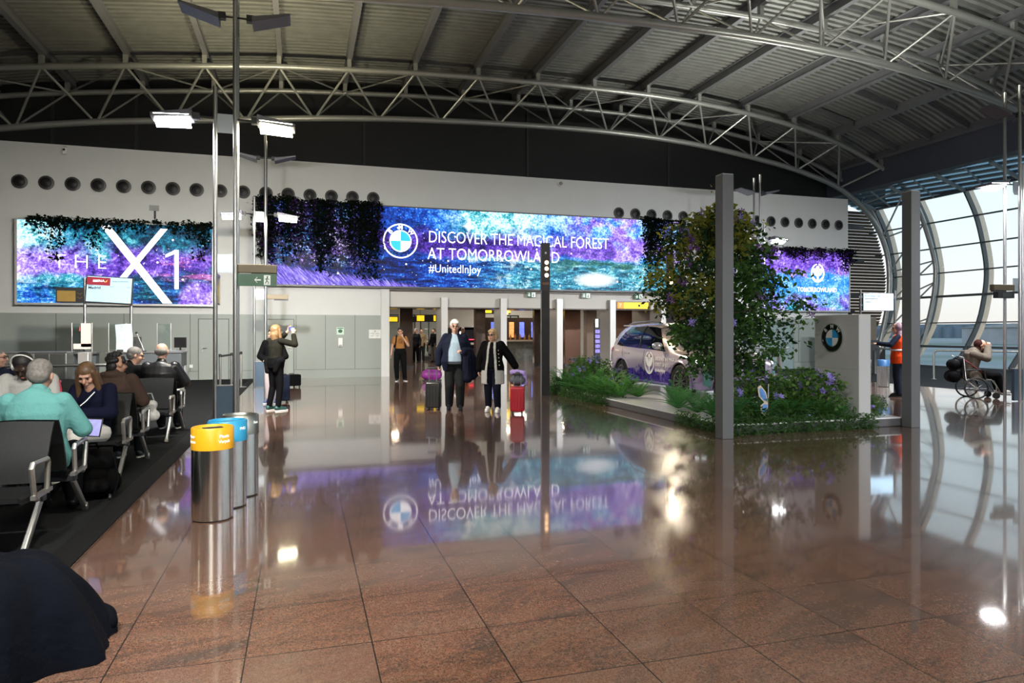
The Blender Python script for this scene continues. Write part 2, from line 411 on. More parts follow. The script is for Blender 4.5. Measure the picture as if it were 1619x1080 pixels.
def truss(yc, label, foot=True):
    t = thing('roof_truss', label, 'roof truss', (0, yc, 0), 0, None)
    yf, yb = -1.25, 1.25
    MB().tube([(x, 0, z) for x, z in SB], .115, 10).build('bottom_chord', truss_m, t, smooth=True)
    tn = [(1.59+2.36*k) for k in range(-8, 11)]
    r = .042; ch = {}
    for yy, rr in ((yf, .105), (yb, .095)): ch[yy] = MB().tube([(x, yy, z) for x, z in ST], rr, 10)
    for k, x in enumerate(tn):
        zt = zat(ST, x)
        for yy in (yf, yb): ch[yy].box((x-.07, yy-.07, zt+.02), (x+.07, yy+.07, zt+.36))
        bx = x+1.18; zb = zat(SB, bx)
        if k+1 < len(tn):
            x2 = tn[k+1]; z2 = zat(ST, x2)
            fb = MB(); 
            fb.tube([(bx-.06, 0, zb+.05), (x+.04, yf, zt-.06)], r, 7).tube([(bx+.06, 0, zb+.05), (x2-.04, yf, z2-.06)], r, 7)
            fb.build('web_brace', truss_m, t, smooth=True)
            bb = MB().tube([(bx-.06, .03, zb+.05), (x+.04, yb, zt-.06)], r*.8, 6).tube([(bx+.06, .03, zb+.05), (x2-.04, yb, z2-.06)], r*.8, 6)
            bb.build('web_brace', truss_m, t, smooth=True)
            a, b = ((x, yf, zt), (x2, yb, z2)) if k % 2 else ((x, yb, zt), (x2, yf, z2))
            MB().tube([a, b], r*.75, 6).build('lacing', truss_m, t, smooth=True)
    ch[yf].build('front_chord', truss_m, t, smooth=True); ch[yb].build('rear_chord', truss_m, t, smooth=True)
    # legs: bracing between the curved inner and outer chord down to the floor
    leg = MB()
    inn = [(25.2, 7.55), (26.5, 6.0), (26.95, 4.4), (26.88, 2.9), (26.5, 1.4)]
    out = [(26.6, 8.15), (27.7, 6.6), (28.35, 4.9), (28.38, 3.9), (28.0, 2.2)]
    for a, b in zip(inn, out):
        for yy in (yf, yb): leg.tube([(a[0], 0, a[1]), (b[0], yy, b[1])], .04, 6)
    for a, b in zip(inn[1:], out): 
        for yy in (yf, yb): leg.tube([(a[0], 0, a[1]), (b[0], yy, b[1])], .04, 6)
    leg.build('leg_bracing', truss_m, t, smooth=True)
    return t
truss(26.25, 'far silver tubular roof truss arching over the white wall')
truss(16.6, 'near silver tubular roof truss crossing the upper right corner of the hall')
truss(6.95, 'silver tubular roof truss overhead, above the foreground and out of frame')

# ---- eaves beam, soffit and curved glass facade on the right
struct(MB().box((25.3, -14, 8.3), (25.6, 28.5, 9.9)).box((25.25, -14, 8.26), (25.75, 28.5, 8.32)).build('trim_5', M('eaves_beam_blue_grey', (.085, .09, .115), .5, .2, .05, 2)))
GP = [(26.75, .05), (27.45, .9), (28.1, 1.97), (28.45, 3.2), (28.55, 4.3), (28.33, 5.45), (27.95, 6.6), (27.35, 7.65)]
GS = smooth_path(GP, 4)
gm = Mat('facade_glass'); gt = gm.t
tr = gt.nodes.new('ShaderNodeBsdfTransparent'); gl = gt.nodes.new('ShaderNodeBsdfGlossy'); mx = gt.nodes.new('ShaderNodeMixShader'); fr = gt.nodes.new('ShaderNodeFresnel')
tr.inputs[0].default_value = (.88, .94, .95, 1); gl.inputs['Roughness'].default_value = .02; fr.inputs[0].default_value = 1.35
gt.links.new(fr.outputs[0], mx.inputs[0]); gt.links.new(tr.outputs[0], mx.inputs[1]); gt.links.new(gl.outputs[0], mx.inputs[2]); gt.links.new(mx.outputs[0], gm.out.inputs[0])
GLASS = gm.m
W = struct(bpy.data.objects.new('window_1', None)); C.objects.link(W)
mull = M('mullion_grey', (.10, .11, .115), .45, .3, .06, 3); finm = M('sunlit_tint_fin', (.85, .66, .50), .5, 0, .05, 2)  # warm low sunlight is put into the fin colour
ys = [27.4-2.41*k for k in range(-0, 18)]
for i, y in enumerate(ys):
    mb = MB()
    for (a, b) in zip(GS, GS[1:]): mb.bar((a[0]-.06, y, a[1]), (b[0]-.06, y, b[1]), .07, .22, up=(1, 0, 0))
    mb.build('mullion', mull, W)
    mb = MB()
    for (a, b) in zip(GS, GS[1:]): mb.bar((a[0]+.22, y+.02, a[1]), (b[0]+.22, y+.02, b[1]), .03, .34, up=(1, 0, 0))
    mb.build('outer_fin', finm, W)
    if i:
        g = MB().grid([[(x+.02, yy, z) for x, z in GS] for yy in (y+.03, ys[i-1]-.03)]); g.build('pane', GLASS, W)
for j, (x, z) in enumerate(GP):
    t = .10 if j in (1, 3, 7) else .05
    MB().box((x-.12, -14, z-t/2), (x+.03, 28.4, z+t/2)).build('transom', mull, W)
# sloping soffit between the facade head and the eaves beam
sm = Mat('striped_soffit_glass'); (x, y, z), v = sm.coords()
st = ((x*1.0+y*.12)*2.6).fract()
sm.set(color=sm.ramp(st, [(.0, (.10, .13, .16)), (.35, (.30, .36, .40)), (.5, (.16, .16, .17)), (.7, (.35, .42, .47)), (1, (.14, .16, .19))]), rough=.25, metal=.4)
tr = sm.t.nodes.new('ShaderNodeBsdfTransparent'); mx = sm.t.nodes.new('ShaderNodeMixShader'); tr.inputs[0].default_value = (.55, .72, .82, 1); sm.t.links.new((st.gt(.40)*.62).o, mx.inputs[0])
sm.t.links.new(sm.b.outputs[0], mx.inputs[1]); sm.t.links.new(tr.outputs[0], mx.inputs[2]); sm.t.links.new(mx.outputs[0], sm.out.inputs[0])
sf = struct(MB().grid([[(27.4, yy, 7.68), (25.6, yy, 8.3)] for yy in (-14, 28.4)]).grid([[(27.4, yy, 7.74), (25.6, yy, 8.36)] for yy in (28.4, -14)]).build('ceiling_soffit', sm.m))
sf.data.materials.append(mull)
mb = MB()
for y in ys: mb.bar((27.35, y, 7.6), (25.65, y, 8.2), .12, .12)
for y in ys: mb.bar((27.3, y-.9, 7.62), (25.7, y-1.3, 8.2), .05, .06)
mb.build('soffit_rib', M('pale_rib', (.34, .38, .40), .4, .4, .05, 3), sf)
# louvred end bay
L = struct(bpy.data.objects.new('window_2', None)); C.objects.link(L)
slat = M('brown_louvre', (.10, .075, .055), .5, .1, .1, 3)
for k in range(38):
    z = 1.9+.16*k
    if z > 7.7: break
    x1 = float(np.interp(z, [p[1] for p in GS], [p[0] for p in GS]))+.5
    MB().obox(((23.3+x1)/2, 28.55, z), ((x1-23.3)/2, 0, 0), (0, .05, -.055), (0, .014, .014)).build('slat', slat, L)
mb = MB()
for x in (23.3, 24.75, 26.2): mb.box((x-.06, 28.3, 0), (x+.06, 28.5, 8.2))
for z in (3.4, 5.2, 6.9): mb.box((23.3, 28.35, z-.09), (27.5, 28.5, z+.09))
mb.build('louvre_frame', DARK, L)
struct(MB().box((22.6, 27.8, 0), (26.2, 28.2, 2.5)).box((22.6, 27.6, 2.5), (26.2, 28.3, 2.62)).build('wall_end_right', M('dark_end_wall', (.018, .02, .021), .5, 0, .1, 2)))

# ---- closing walls behind the camera and on the far left
struct(MB().box((-17.3, -14.3, 0), (-17, 28.8, 9.2)).build('wall_left', M('grey_side_wall', (.22, .225, .22), .7, 0, .03, 1)))
struct(MB().box((-17.3, -14.3, 0), (28.6, -14, 12.2)).build('wall_front', M('grey_rear_wall', (.16, .16, .16), .7, 0, .03, 1)))

# ---- airfield outside
af = Mat('airfield_ground'); (x, y, z), v = af.coords()
af.set(color=af.mix(af.noise(v, .004, 3).rng(.42, .5), (.13, .17, .12), af.mix(af.noise(v, .02, 2).rng(.4, .6), (.20, .22, .23), (.28, .29, .29))), rough=.9)
struct(MB().box((28.9, -1500, -5.6), (1900, 1900, -5)).build('ground_airfield', af.m))
tl = Mat('hazy_treeline'); _, v = tl.coords()
mb = MB(); r2 = random.Random(3)
for i in range(140):
    a = -.35+i*.0115; d = 900; x, y = d*math.sin(a+.9), d*math.cos(a+.9)
    mb.box((x-14, y-14, -6), (x+14, y+14, 4+r2.random()*7))
tag(mb.build('distant_treeline', M('hazy_blue_trees', (.20, .24, .29), .9, 0, .15, .05)), 'hazy blue-grey tree line on the horizon beyond the airfield', 'tree line', kind='stuff')
for i, (x, y, lx, ly, h, c, lab, nm) in enumerate(((420, 270, 60, 30, 9, (.40, .38, .40), 'long low pale terminal building far across the airfield', 'airport_building'), (300, 150, 14, 10, 4, (.62, .45, .36), 'small orange-tinted hangar far across the airfield', 'hangar'), (360, 190, 40, 14, 6, (.27, .32, .42), 'blue-grey warehouse far across the airfield, at right', 'warehouse'))):
    tag(MB().box((x-lx, y-ly, -5), (x+lx, y+ly, -5+h)).prism([(y-ly-1, -5+h), (y+ly+1, -5+h), (y, -5+h+2.2)], x-lx-1, x+lx+1, 'x').build(nm, M(nm+'_wall', c, .8, 0, .2, .08)), lab, 'building')
for i, (x, y, lab) in enumerate(((255, 143, 'thin pale apron light mast outside, left of the wheelchair'), (255, 104, 'thin pale apron light mast outside, right of the wheelchair'))):
    t = thing('apron_light_mast', lab, 'light mast', (x, y, -5))
    MB().tube([(0, 0, 0), (0, 0, 24)], [.45, .2], 8).build('pole', M('pale_mast', (.62, .6, .58), .6, 0, .05, 1), t); MB().box((-1.2, -.6, 24), (1.2, .6, 25)).build('lamp_head', WHITE, t)
# ================================================================ LED SCREENS
def led_mat(name, W, H, style):
    m = Mat(name); (x, y, z), v = m.coords()
    u = x/W; q = z/H
    wv = m.vec(x, z, 0.)
    n0 = m.noise(wv, .55, 3., .5, .3); n1 = m.noise(wv, 1.5, 5., .6, .5); n2 = m.noise(wv, 4.5, 5., .75, .3); n3 = m.noise(wv, 13., 3., .8); hue = m.noise(m.vec(x+31., z*1.3+7., 0.), .75, 4., .6, .6)
    V0 = (n1*.45+n2*.55+n3*.55).rng(.50, 1.06)
    BLUE = [(.10, (.001, .003, .02)), (.34, (.003, .02, .20)), (.52, (.01, .09, .60)), (.68, (.06, .36, .95)), (.86, (.55, .88, 1))]
    PURP = [(.10, (.004, .001, .03)), (.32, (.05, .02, .30)), (.50, (.20, .08, .68)), (.66, (.46, .30, .92)), (.84, (.92, .85, 1))]
    CYAN = [(.08, (.000, .006, .01)), (.30, (.002, .06, .10)), (.48, (.01, .24, .34)), (.62, (.10, .58, .68)), (.80, (.80, .98, 1))]
    TEAL = [(.12, (.000, .004, .01)), (.36, (.002, .035, .08)), (.55, (.01, .16, .28)), (.72, (.05, .42, .60)), (.90, (.7, .95, 1))]
    wob = q+(n0-.5)*.55+(n1-.5)*.30
    rip = m.noise(m.vec(x*.9, z*4.2, 3.), 1.9, 5., .7, .4)
    if style == 'main':
        V = V0+u.rng(.10, .62, -.16, .20)-((q-.55).abs().rng(.05, .30, .16, 0)*u.rng(.78, .86, 1, 0))
        cy = ((u-.52).abs().rng(.02, .16, .9, 0)+(hue-.5)*1.6)
        far = m.mix(cy.rng(.15, .5), m.ramp(V, BLUE), m.ramp(V+.08, CYAN))
        pm = wob.rng(.40, .47)*wob.rng(.60, .74, 1, 0).max(u.rng(.66, .74)*hue.rng(.42, .55))
        col = m.mix(pm, far, m.ramp(V-.07, PURP))
        W_ = (rip*.75+n3*.45).rng(.40, .84)+u.rng(.2, .62, -.26, .14)
        wat = m.mix(u.rng(.40, .60), m.ramp(W_, BLUE), m.ramp(W_, TEAL))
        wat = m.mix((hue*.6+n2*.5).rng(.56, .64, 0, .9)*u.rng(.45, .6), wat, m.ramp(V0+.12, CYAN))
        wm = (q+(n1-.5)*.22+(n2-.5)*.10).rng(.36, .42, 1, 0)
        col = m.mix(wm, col, wat)
        green = (m.noise(m.vec(x*.7, z*2.2, 5.), 1.2, 5.)+(n3-.5)*.3).rng(.52, .60, 0, .85)*u.rng(.60, .70)*q.rng(.10, .20)*q.rng(.42, .55, 1, 0)
        col = m.mix(green, col, m.ramp(V0, [(.1, (0, .01, .01)), (.5, (.01, .12, .09)), (.8, (.10, .40, .18))]))
        gz = q-u.rng(0, .30, .25, .02)-(m.noise(m.vec(x*9.+z*6., z*.8, 0.), 1., 3.)-.5)*.24
        gcol = m.ramp(m.noise(m.vec(x*7.+z*6., z*1.5, 1.), 2.6, 4., .8), [(.32, (.01, .008, .16)), (.46, (.10, .06, .55)), (.58, (.35, .27, .95)), (.70, (.75, .70, 1))])
        col = m.mix(gz.rng(-.02, .02, 1, 0)*u.lt(.32), col, gcol)
        lp = m.mix((n3*.6+n2*.5).rng(.55, .66), (.002, .002, .015), m.mix(hue.rng(.42, .58), m.ramp(V0+.04, PURP), m.ramp(V0+.06, BLUE)))
        tree = m.noise(m.vec(x*1.5, z*.5, 7.), 1.5, 5., .7)+(n2-.5)*.5
        col = m.mix(tree.rng(.36, .48)*u.rng(.18, .23, 1, 0)*q.rng(.20, .30), col, lp)
        glow = ((u-.765).pow(2.)*230.+(q-.14).pow(2.)*75.+(n2-.5)*.5)
        col = m.mix(glow.rng(.1, .9, 1, 0), col, (.92, .98, 1))
        st = m.vec(x-5.95, (z-2.0)*1., 0.)
        star = ((x-6.75).pow(2.)+(z-2.2).pow(2.)).pow(.5); ray = (((x-6.75)*(z-2.2)).abs()*60.+star*3.2)
        col = m.mix(ray.rng(.25, 1.2, 1, 0), col, (.95, 1, 1))
    elif style == 'left':
        V = V0+u.rng(0, .5, .22, -.06)
        far = m.mix((hue+(u-.3)*.3).rng(.44, .52), m.ramp(V+.05, CYAN), m.ramp(V, TEAL))
        pm = wob.rng(.26, .36)*wob.rng(.58, .74, 1, 0)*(hue*.8+n2*.5).rng(.48, .60)
        col = m.mix(pm.max((u.lt(.62))*wob.rng(.30, .36)*wob.rng(.50, .60, 1, 0)), m.mix(u.rng(.0, .4, .5, 0)*n1.rng(.45, .6), far, m.ramp(V+.1, BLUE)), m.ramp(V-.01, PURP))
        W_ = (rip*.75+n3*.45).rng(.40, .86)+u.rng(.3, .9, .10, -.12)
        wm = (q+(n1-.5)*.25-u.rng(.3, .8, 0, .10)).rng(.22, .30, 1, 0)
        col = m.mix(wm, col, m.mix(hue.rng(.45, .6), m.ramp(W_, TEAL), m.ramp(W_+.05, BLUE)))
        pk = (m.noise(m.vec(x*.5, z*3., 9.), 1.3, 5.)+(n3-.5)*.25).rng(.53, .60, 0, .9)*u.rng(.52, .64)*q.rng(.24, .36)*q.rng(.56, .72, 1, 0)
        col = m.mix(pk, col, m.ramp(V0, [(.1, (.05, .005, .06)), (.5, (.48, .12, .50)), (.8, (.95, .6, .8))]))
        col = m.mix(((u-.93).pow(2.)*60.+(q-.0).pow(2.)*9.).rng(.5, 1., 1, 0), col, m.ramp(V0+.1, PURP))
        sh = (n1*.6+n2*.6).rng(.46, .56, .85, 0)*q.rng(.48, .62)
        col = m.mix(sh, col, (.001, .006, .012))
    else:
        V = V0+.04
        col = m.mix((wob+(n2-.5)*.4).rng(.58, .66), m.ramp(V+.06, [(.05, (.004, .02, .20)), (.35, (.01, .12, .60)), (.6, (.05, .36, .92)), (.85, (.5, .85, 1))]), m.ramp(V-.04, PURP))
        col = m.mix((wob+(n2-.5)*.5).rng(.20, .28, .9, 0), col, m.mix(hue.rng(.4, .55), m.ramp(V, CYAN), m.ramp(V, PURP)))
    sp = m.voro(wv, 2.6)
    col = m.mix(sp.lt(.10)*m.noise(wv, .9, 2.).rng(.46, .5), col, (.95, .97, 1))
    sp2 = m.voro(m.vec(x+4.3, z+2.2, 0.), 7.)
    col = m.mix(sp2.lt(.12)*m.noise(wv, 1.7, 2.).rng(.5, .54), col, (.85, .92, 1))
    m.set(color=(.004, .004, .005), rough=.5, emit=col, estr=1.35, spec=.2)
    return m.m
LW = M('screen_white', (.95, .96, 1), .4, 0, .01, 2, estr=1.6)
CASE = M('screen_casing', (.10, .10, .105), .45, .3, .06, 3)
EDGE = M('screen_edge_silver', (.55, .55, .55), .4, .5, .04, 3)
def screen(label, x0, z0, x1, z1, style, y=23.95):
    W, H = x1-x0, z1-z0
    t = thing('led_screen', label, 'led screen', (x0, y, z0))
    MB().box((0, 0, 0), (W, .25, H)).build('casing', CASE, t)
    MB().box((-.06, -.035, -.05), (-.0, .25, H+.03)).box((W, -.035, -.05), (W+.06, .25, H+.03)).box((-.06, -.03, -.06), (W+.06, .25, -.0)).box((-.06, -.03, H), (W+.06, .25, H+.04)).build('edge_frame', EDGE if style != 'main' else CASE, t)
    MB().box((0, -.012, .0), (W, 0, H)).build('display', led_mat('led_forest_'+style, W, H, style), t)
    return t
SL = screen('wide LED screen on the left wall reading THE X1 over a lilac forest pool', -8.15, 2.43, -2.77, 4.92, 'left')
SM = screen('very long LED screen above the doorways with forest picture and white slogan', -1.06, 3.13, 14.2, 5.88, 'main')
SR = screen('small blue and violet LED screen with winged emblem near the right wall end', 17.9, 2.46, 22.4, 4.93, 'right')
# --- left screen lettering (local coordinates: metres from the lower left corner)
text('THE', .62, LW, SL, (.92, -.03, 1.06), FRONT, sx=1.0, space=1.55, offset=-.012)
def stroke(mb, a, b, w):
    """a slanted letter stroke with level ends"""
    (ax, az), (bx, bz) = a, b
    return mb.prism([(ax-w/2, az), (ax+w/2, az), (bx+w/2, bz), (bx-w/2, bz)], -.034, -.026, 'y')
mb = MB(); stroke(mb, (4.08, .02), (2.32, 2.42), .27); mb.build('letter_x', LW, SL)
mb = MB(); stroke(mb, (2.70, .63), (3.98, 2.37), .20); mb.build('letter_x', LW, SL)
MB().box((4.28, -.034, .48), (4.40, -.026, 1.72)).prism([(4.30, 1.72), (4.02, 1.56), (4.02, 1.47), (4.30, 1.60)], -.034, -.026, 'y').build('digit', LW, SL)
# --- roundel and slogan on the long screen
def roundel(parent, c, r, ring_m, dark_m, blue_m, white_m, rot=None, depth=.012, ring_dark=False):
    o = bpy.data.objects.new('roundel', None)
    mb = MB()
    n = 48
    def ann(r0, r1, y): 
        mbb = MB(); vs = []
        for k in range(n):
            a = 2*PI*k/n
            for rr in (r0, r1):
                for yy in (y, 0): vs.append((rr*math.sin(a), yy, rr*math.cos(a)))
        fs = []
        for k in range(n):
            b, d = 4*k, 4*((k+1) % n)
            fs += [(b, d, d+2, b+2), (b+1, b+3, d+3, d+1), (b+2, d+2, d+3, b+3), (b, b+1, d+1, d)]
        return mbb.add(vs, fs)
    def quad(a0, y):
        mbb = MB(); vs = [(0, y, 0)]; k = 12
        for i in range(k+1):
            a = a0+PI/2*i/k; vs.append((r*.585*math.sin(a), y, r*.585*math.cos(a)))
        return mbb.add(vs, [tuple(range(k+1, -1, -1))])
    def place(ob):
        ob.location = c
        if rot: ob.rotation_euler = rot
    place(ann(r*.93, r, -depth*1.1).build('roundel_rim', ring_m, parent))
    if dark_m: place(ann(0.60*r, .93*r, -depth*.7).build('roundel_ring', dark_m, parent))
    place(ann(r*.575, r*.63, -depth*1.0).build('roundel_inner_rim', ring_m, parent))
    for i, a0 in enumerate((0, PI/2, PI, 3*PI/2)):
        place(quad(a0, -depth*.8).build('roundel_quarter', (white_m, blue_m)[(i+1) % 2 if not ring_dark else (i+1) % 2], parent))
    bpy.data.objects.remove(o)
    for ch, a in (('B', -48), ('M', 0), ('W', 48)):
        aa = math.radians(a); E = Euler(rot or (0, 0, 0)).to_matrix()
        loc = Vector(c)+E @ Vector((.675*r*math.sin(aa), -depth*1.1, .675*r*math.cos(aa)))
        t = text(ch, r*.36, white_m, parent, loc, FRONT, align='CENTER', offset=.006*r)
        t.rotation_euler = (E @ Euler((PI/2, 0, 0)).to_matrix() @ Matrix.Rotation(-aa, 3, 'Z')).to_euler()
LBLUE = M('roundel_blue', (.02, .36, .75), .4, 0, .02, 2, estr=1.3)
roundel(SM, (4.32, -.016, 1.58), .60, LW, None, LBLUE, LW)
text('DISCOVER THE MAGICAL FOREST', .60, LW, SM, (5.28, -.03, 1.57), FRONT, sx=.765, offset=-.005)
text('AT TOMORROWLAND', .60, LW, SM, (5.26, -.03, .98), FRONT, sx=.80, offset=-.005)
text('#UnitedInJoy', .42, LW, SM, (5.3, -.03, .52), FRONT, sx=.85, offset=-.003)
# --- winged emblem on the right screen
def emblem(parent, c, s, mat, rot=(0, 0, 0), name='emblem', d=.01):
    mb = MB()
    ring = [(s*.5*math.sin(a)*(1-.0*math.cos(a)), 0, s*(.60*math.cos(a)+.03)) for a in np.linspace(.18, 2*PI-.18, 30)]
    mb.tube(ring, s*.045, 6)
    mb.tube([(0, 0, -s*.5), (0, 0, s*.28)], s*.06, 6).ball((0, 0, s*.40), s*.12, 8)
    for q in (-1, 1):
        mb.prism([(q*s*.06, s*.05), (q*s*.16, s*.32), (q*s*.36, s*.36), (q*s*.38, s*.12), (q*s*.26, -s*.1), (q*s*.06, -s*.2)], -d, d, 'y')
        mb.prism([(0, -s*.52), (q*s*.12, -s*.46), (q*s*.38, -s*.22), (q*s*.22, -s*.46)], -d, d, 'y')
    return mb.build(name, mat, parent, loc=c, rot=rot)
emblem(SR, (2.85, -.05, 1.55), .62, LW)
text('TOMORROWLAND', .27, LW, SR, (2.85, -.03, .78), FRONT, align='CENTER', sx=.85, offset=.004)
# --- vines hanging over the screens
def leaf_cloud(mb, pts, size, rnd, droop=.5, mi=0, wide=.45):
    for p in pts:
        a = rnd.random()*2*PI; t = Vector((math.cos(a), math.sin(a), rnd.uniform(-1, .6)-droop*.5)).normalized()
        s = t.cross(Vector((rnd.gauss(0, 1), rnd.gauss(0, 1), rnd.gauss(0, 1)))).normalized(); L = size*rnd.uniform(.6, 1.3); wd = L*wide*.5
        n = t.cross(s)
        p = Vector(p); mid = p+t*L*.45+n*L*.06
        mb.add([p, mid+s*wd, p+t*L, mid-s*wd], [(0, 1, 2), (0, 2, 3)], mi)
VINE = M('dark_vine_leaf', (.0035, .007, .004), .8, 0, .5, 2.5, spec=.05); VINE2 = M('violet_vine_leaf', (.045, .018, .085), .7, 0, .4, 3, spec=.05)
def vines(label, cols, y, seed, purple=0.):
    """cols: (x0, x1, ztop, zbottom, count of strands)"""
    rnd = random.Random(seed); mb = MB()
    for x0, x1, zt, zb, n in cols:
        for _ in range(n):
            x = rnd.uniform(x0, x1); L = (zt-zb)*rnd.uniform(.35, 1.0); yy = y-rnd.uniform(.0, .16)
            pts = [(x+rnd.gauss(0, .03)+.04*math.sin(k), yy, zt+.08-L*k/7) for k in range(8)]
            mb.tube(pts, .006, 4)
            q = [(x+rnd.gauss(0, .08), yy-rnd.uniform(-.02, .10), zt+.1-rnd.random()**1.0*L) for _ in range(int(34*L)+7)]
            leaf_cloud(mb, q, .11, rnd, .8, 1 if rnd.random() < purple else 0, .6)
        q = [(rnd.uniform(x0-.1, x1+.1), y-rnd.uniform(-.15, .2), zt+rnd.uniform(-.12, .12)) for _ in range(int((x1-x0)*110))]
        leaf_cloud(mb, q, .12, rnd, .2, 0, .6)
    return tag(mb.build('hanging_vines', [VINE, VINE2]), label, 'hanging vines', kind='stuff')
vines('short dark vines trailing over the top edge of the left LED screen', [(-7.75, -2.85, 4.93, 4.5, 34), (-7.6, -6.9, 4.9, 3.5, 7), (-6.6, -5.9, 4.93, 4.0, 7), (-3.6, -2.9, 4.93, 3.7, 7)], 23.92, 1)
vines('thick dark curtain of vines over the left end of the long LED screen', [(-1.2, 2.6, 5.84, 4.0, 85), (-1.1, -.2, 5.95, 3.5, 16), (.3, 1.0, 5.9, 3.3, 22), (1.5, 2.45, 5.9, 3.2, 30), (-1.45, -1.1, 5.9, 3.6, 14)], 23.92, 2, .12)
vines('dark vines hanging over the right end of the long LED screen behind the tree', [(12.6, 14.3, 5.84, 3.9, 46), (12.6, 13.2, 5.9, 3.3, 14)], 23.92, 3)
vines('violet and dark vines along the top of the small right LED screen', [(17.9, 22.4, 4.98, 4.4, 55), (21.9, 22.6, 4.95, 3.9, 12)], 23.92, 4, .45)

# ================================================================ WALL FITTINGS
DIFR = M('diffuser_ring', (.075, .075, .075), .5, .2, .05, 5); DIFD = M('diffuser_dark', (.012, .012, .013), .5, .2, .1, 5)
def make_diffuser(label, x, z):
    t = thing('air_diffuser', label, 'air diffuser', (x, 24.2, z), 0, 'row of round air nozzles in the white wall')
    MB().lathe([(.215, 0), (.215, -.03), (.16, -.05), (.155, 0)], 28, (0, 0, 0), axis='y').build('outer_ring', DIFR, t, smooth=True)
    MB().lathe([(.155, 0), (.155, -.07), (.115, -.08), (.105, -.02)], 28, (0, 0, 0), axis='y').build('nozzle', DIFD, t, smooth=True)
    MB().lathe([(.10, -.015), (.06, -.035), (.0, -.036)], 20, (0, 0, 0), axis='y').build('core', BLACK, t, smooth=True)
    return t
xs = [-8.17+.7015*k for k in range(16)]
xr = [11.70+.704*k for k in range(7)]+[17.27+.69*k for k in range(8)]
d0 = None; words_n = ['first', 'second', 'third', 'fourth', 'fifth', 'sixth', 'seventh', 'eighth', 'ninth', 'tenth', 'eleventh', 'twelfth', 'thirteenth', 'fourteenth', 'fifteenth', 'sixteenth']
for side, L_, base in (('left', xs, 'leftmost'), ('right', xr, 'right')):
    for i, x in enumerate(L_):
        lab = '%s round air nozzle in the row over the %s' % (words_n[i], 'left screen and vines' if side == 'left' else 'tree and right screen')
        z = 6.10+.09*(i/15 if side == 'left' else .6)
        if d0 is None: d0 = make_diffuser(lab, x, z)
        else: dup(d0, (x, 24.2, z), 0, lab)
def camera_box(label, x, z, kind=0):
    t = thing('security_camera', label, 'security camera', (x, 24.2, z))
    if kind == 2:
        MB().lathe([(.10, 0), (.10, -.06), (.09, -.10)], 20, axis='y').build('base', WHITE, t, smooth=True); MB().ball((0, -.1, 0), .075, 14).build('dome', M('smoky_dome', (.3, .3, .3), .2), t, smooth=True)
    elif kind == 1:
        MB().box((-.03, -.02, .1), (.03, 0, .35)).bar((0, -.01, .12), (0, -.12, -.12), .02, .02).build('bracket', DARK, t); MB().obox((0, -.16, -.16), (.14, 0, 0), (0, .07, -.03), (0, .03, .07)).build('housing', DARK, t, bevel=.01); MB().box((-.16, -.05, .35), (.12, 0, .52)).build('junction_box', GREYP, t)
    else:
        MB().box((-.05, -.12, -.10), (.05, 0, .10)).build('housing', WHITE, t, bevel=.01); MB().lathe([(.035, -.13), (.03, -.12)], 14, (0, 0, .03), axis='y').build('lens', BLACK, t); MB().box((-.04, -.06, .10), (.04, 0, .14)).build('bracket', GREYP, t)
camera_box('small white wall camera high at the far left of the white wall', -6.97, 7.1, 0)
camera_box('dark spotlight-like camera on bracket above the left screen', -4.48, 5.05, 1)
camera_box('round white dome camera high above the middle of the long screen', 9.27, 7.12, 2)
# evacuation signs above the doorways
for x, lab in ((7.95, 'small green exit arrow sign above the third doorway'), (10.15, 'small green exit arrow sign above the fourth doorway'), (12.38, 'small green exit arrow sign above the fifth doorway, by the tree')):
    t = thing('exit_sign', lab, 'exit sign', (x, 24.19, 2.835))
    MB().box((0, 0, 0), (.36, .012, .2)).build('plate', GREEN, t)
    MB().box((.20, -.004, .015), (.345, 0, .185)).build('door_symbol', SIGNW, t)
    MB().box((.245, -.006, .04), (.285, -.004, .12)).ball((.27, -.006, .14), .018, 8).bar((.25, -.006, .03), (.30, -.006, .06), .006, .014).build('running_figure', GREEN, t)
    MB().box((.08, -.004, .08), (.115, 0, .17)).prism([(.04, .09), (.0975, .03), (.155, .09)], -.004, 0, 'y').build('arrow', SIGNW, t)
t = thing('sanitiser_dispenser', 'white hand sanitiser dispenser under a green square sign on the grey wall', 'dispenser', (1.24, 24.16, 1.05))
MB().box((-.075, -.10, 0), (.075, 0, .30)).build('body', WHITE, t, bevel=.02); MB().box((-.05, -.105, .02), (.05, -.1, .07)).build('spout_plate', GREYP, t)
t = thing('hygiene_sign', 'small green and white square notice above the sanitiser dispenser', 'sign', (1.24, 24.16, 1.46))
MB().box((-.12, -.008, 0), (.12, 0, .25)).build('plate', M('pale_green_plate', (.50, .66, .55), .4), t); MB().ball((-.0, -.012, .12), (.075, .006, .06), 14).build('symbol', M('deep_green', (.02, .10, .06), .5), t); MB().box((-.1, -.01, .2), (.1, -.008, .23)).build('heading_bar', GREEN, t)
t = thing('wall_notice', 'white rectangular wall notice left of the first doorway', 'notice', (2.2, 24.16, 1.33))
MB().box((0, -.01, 0), (.42, 0, .30)).build('sheet', M('notice_paper', (.62, .63, .60), .6), t)
MB().box((.19, -.013, .22), (.24, -.01, .27)).box((.05, -.013, .16), (.18, -.01, .175)).box((.24, -.013, .16), (.37, -.01, .175)).box((.05, -.013, .08), (.16, -.01, .095)).box((.24, -.013, .08), (.35, -.01, .095)).build('print', M('grey_print', (.3, .31, .3), .6), t)
for i, x in enumerate((-3.62, -3.47)):
    tag(MB().box((x, 24.145, .40), (x+.10, 24.16, .50)).build('wall_socket', WHITE, bevel=.004), '%s of two white wall sockets by the left service door' % ('left' if i == 0 else 'right'), 'socket')

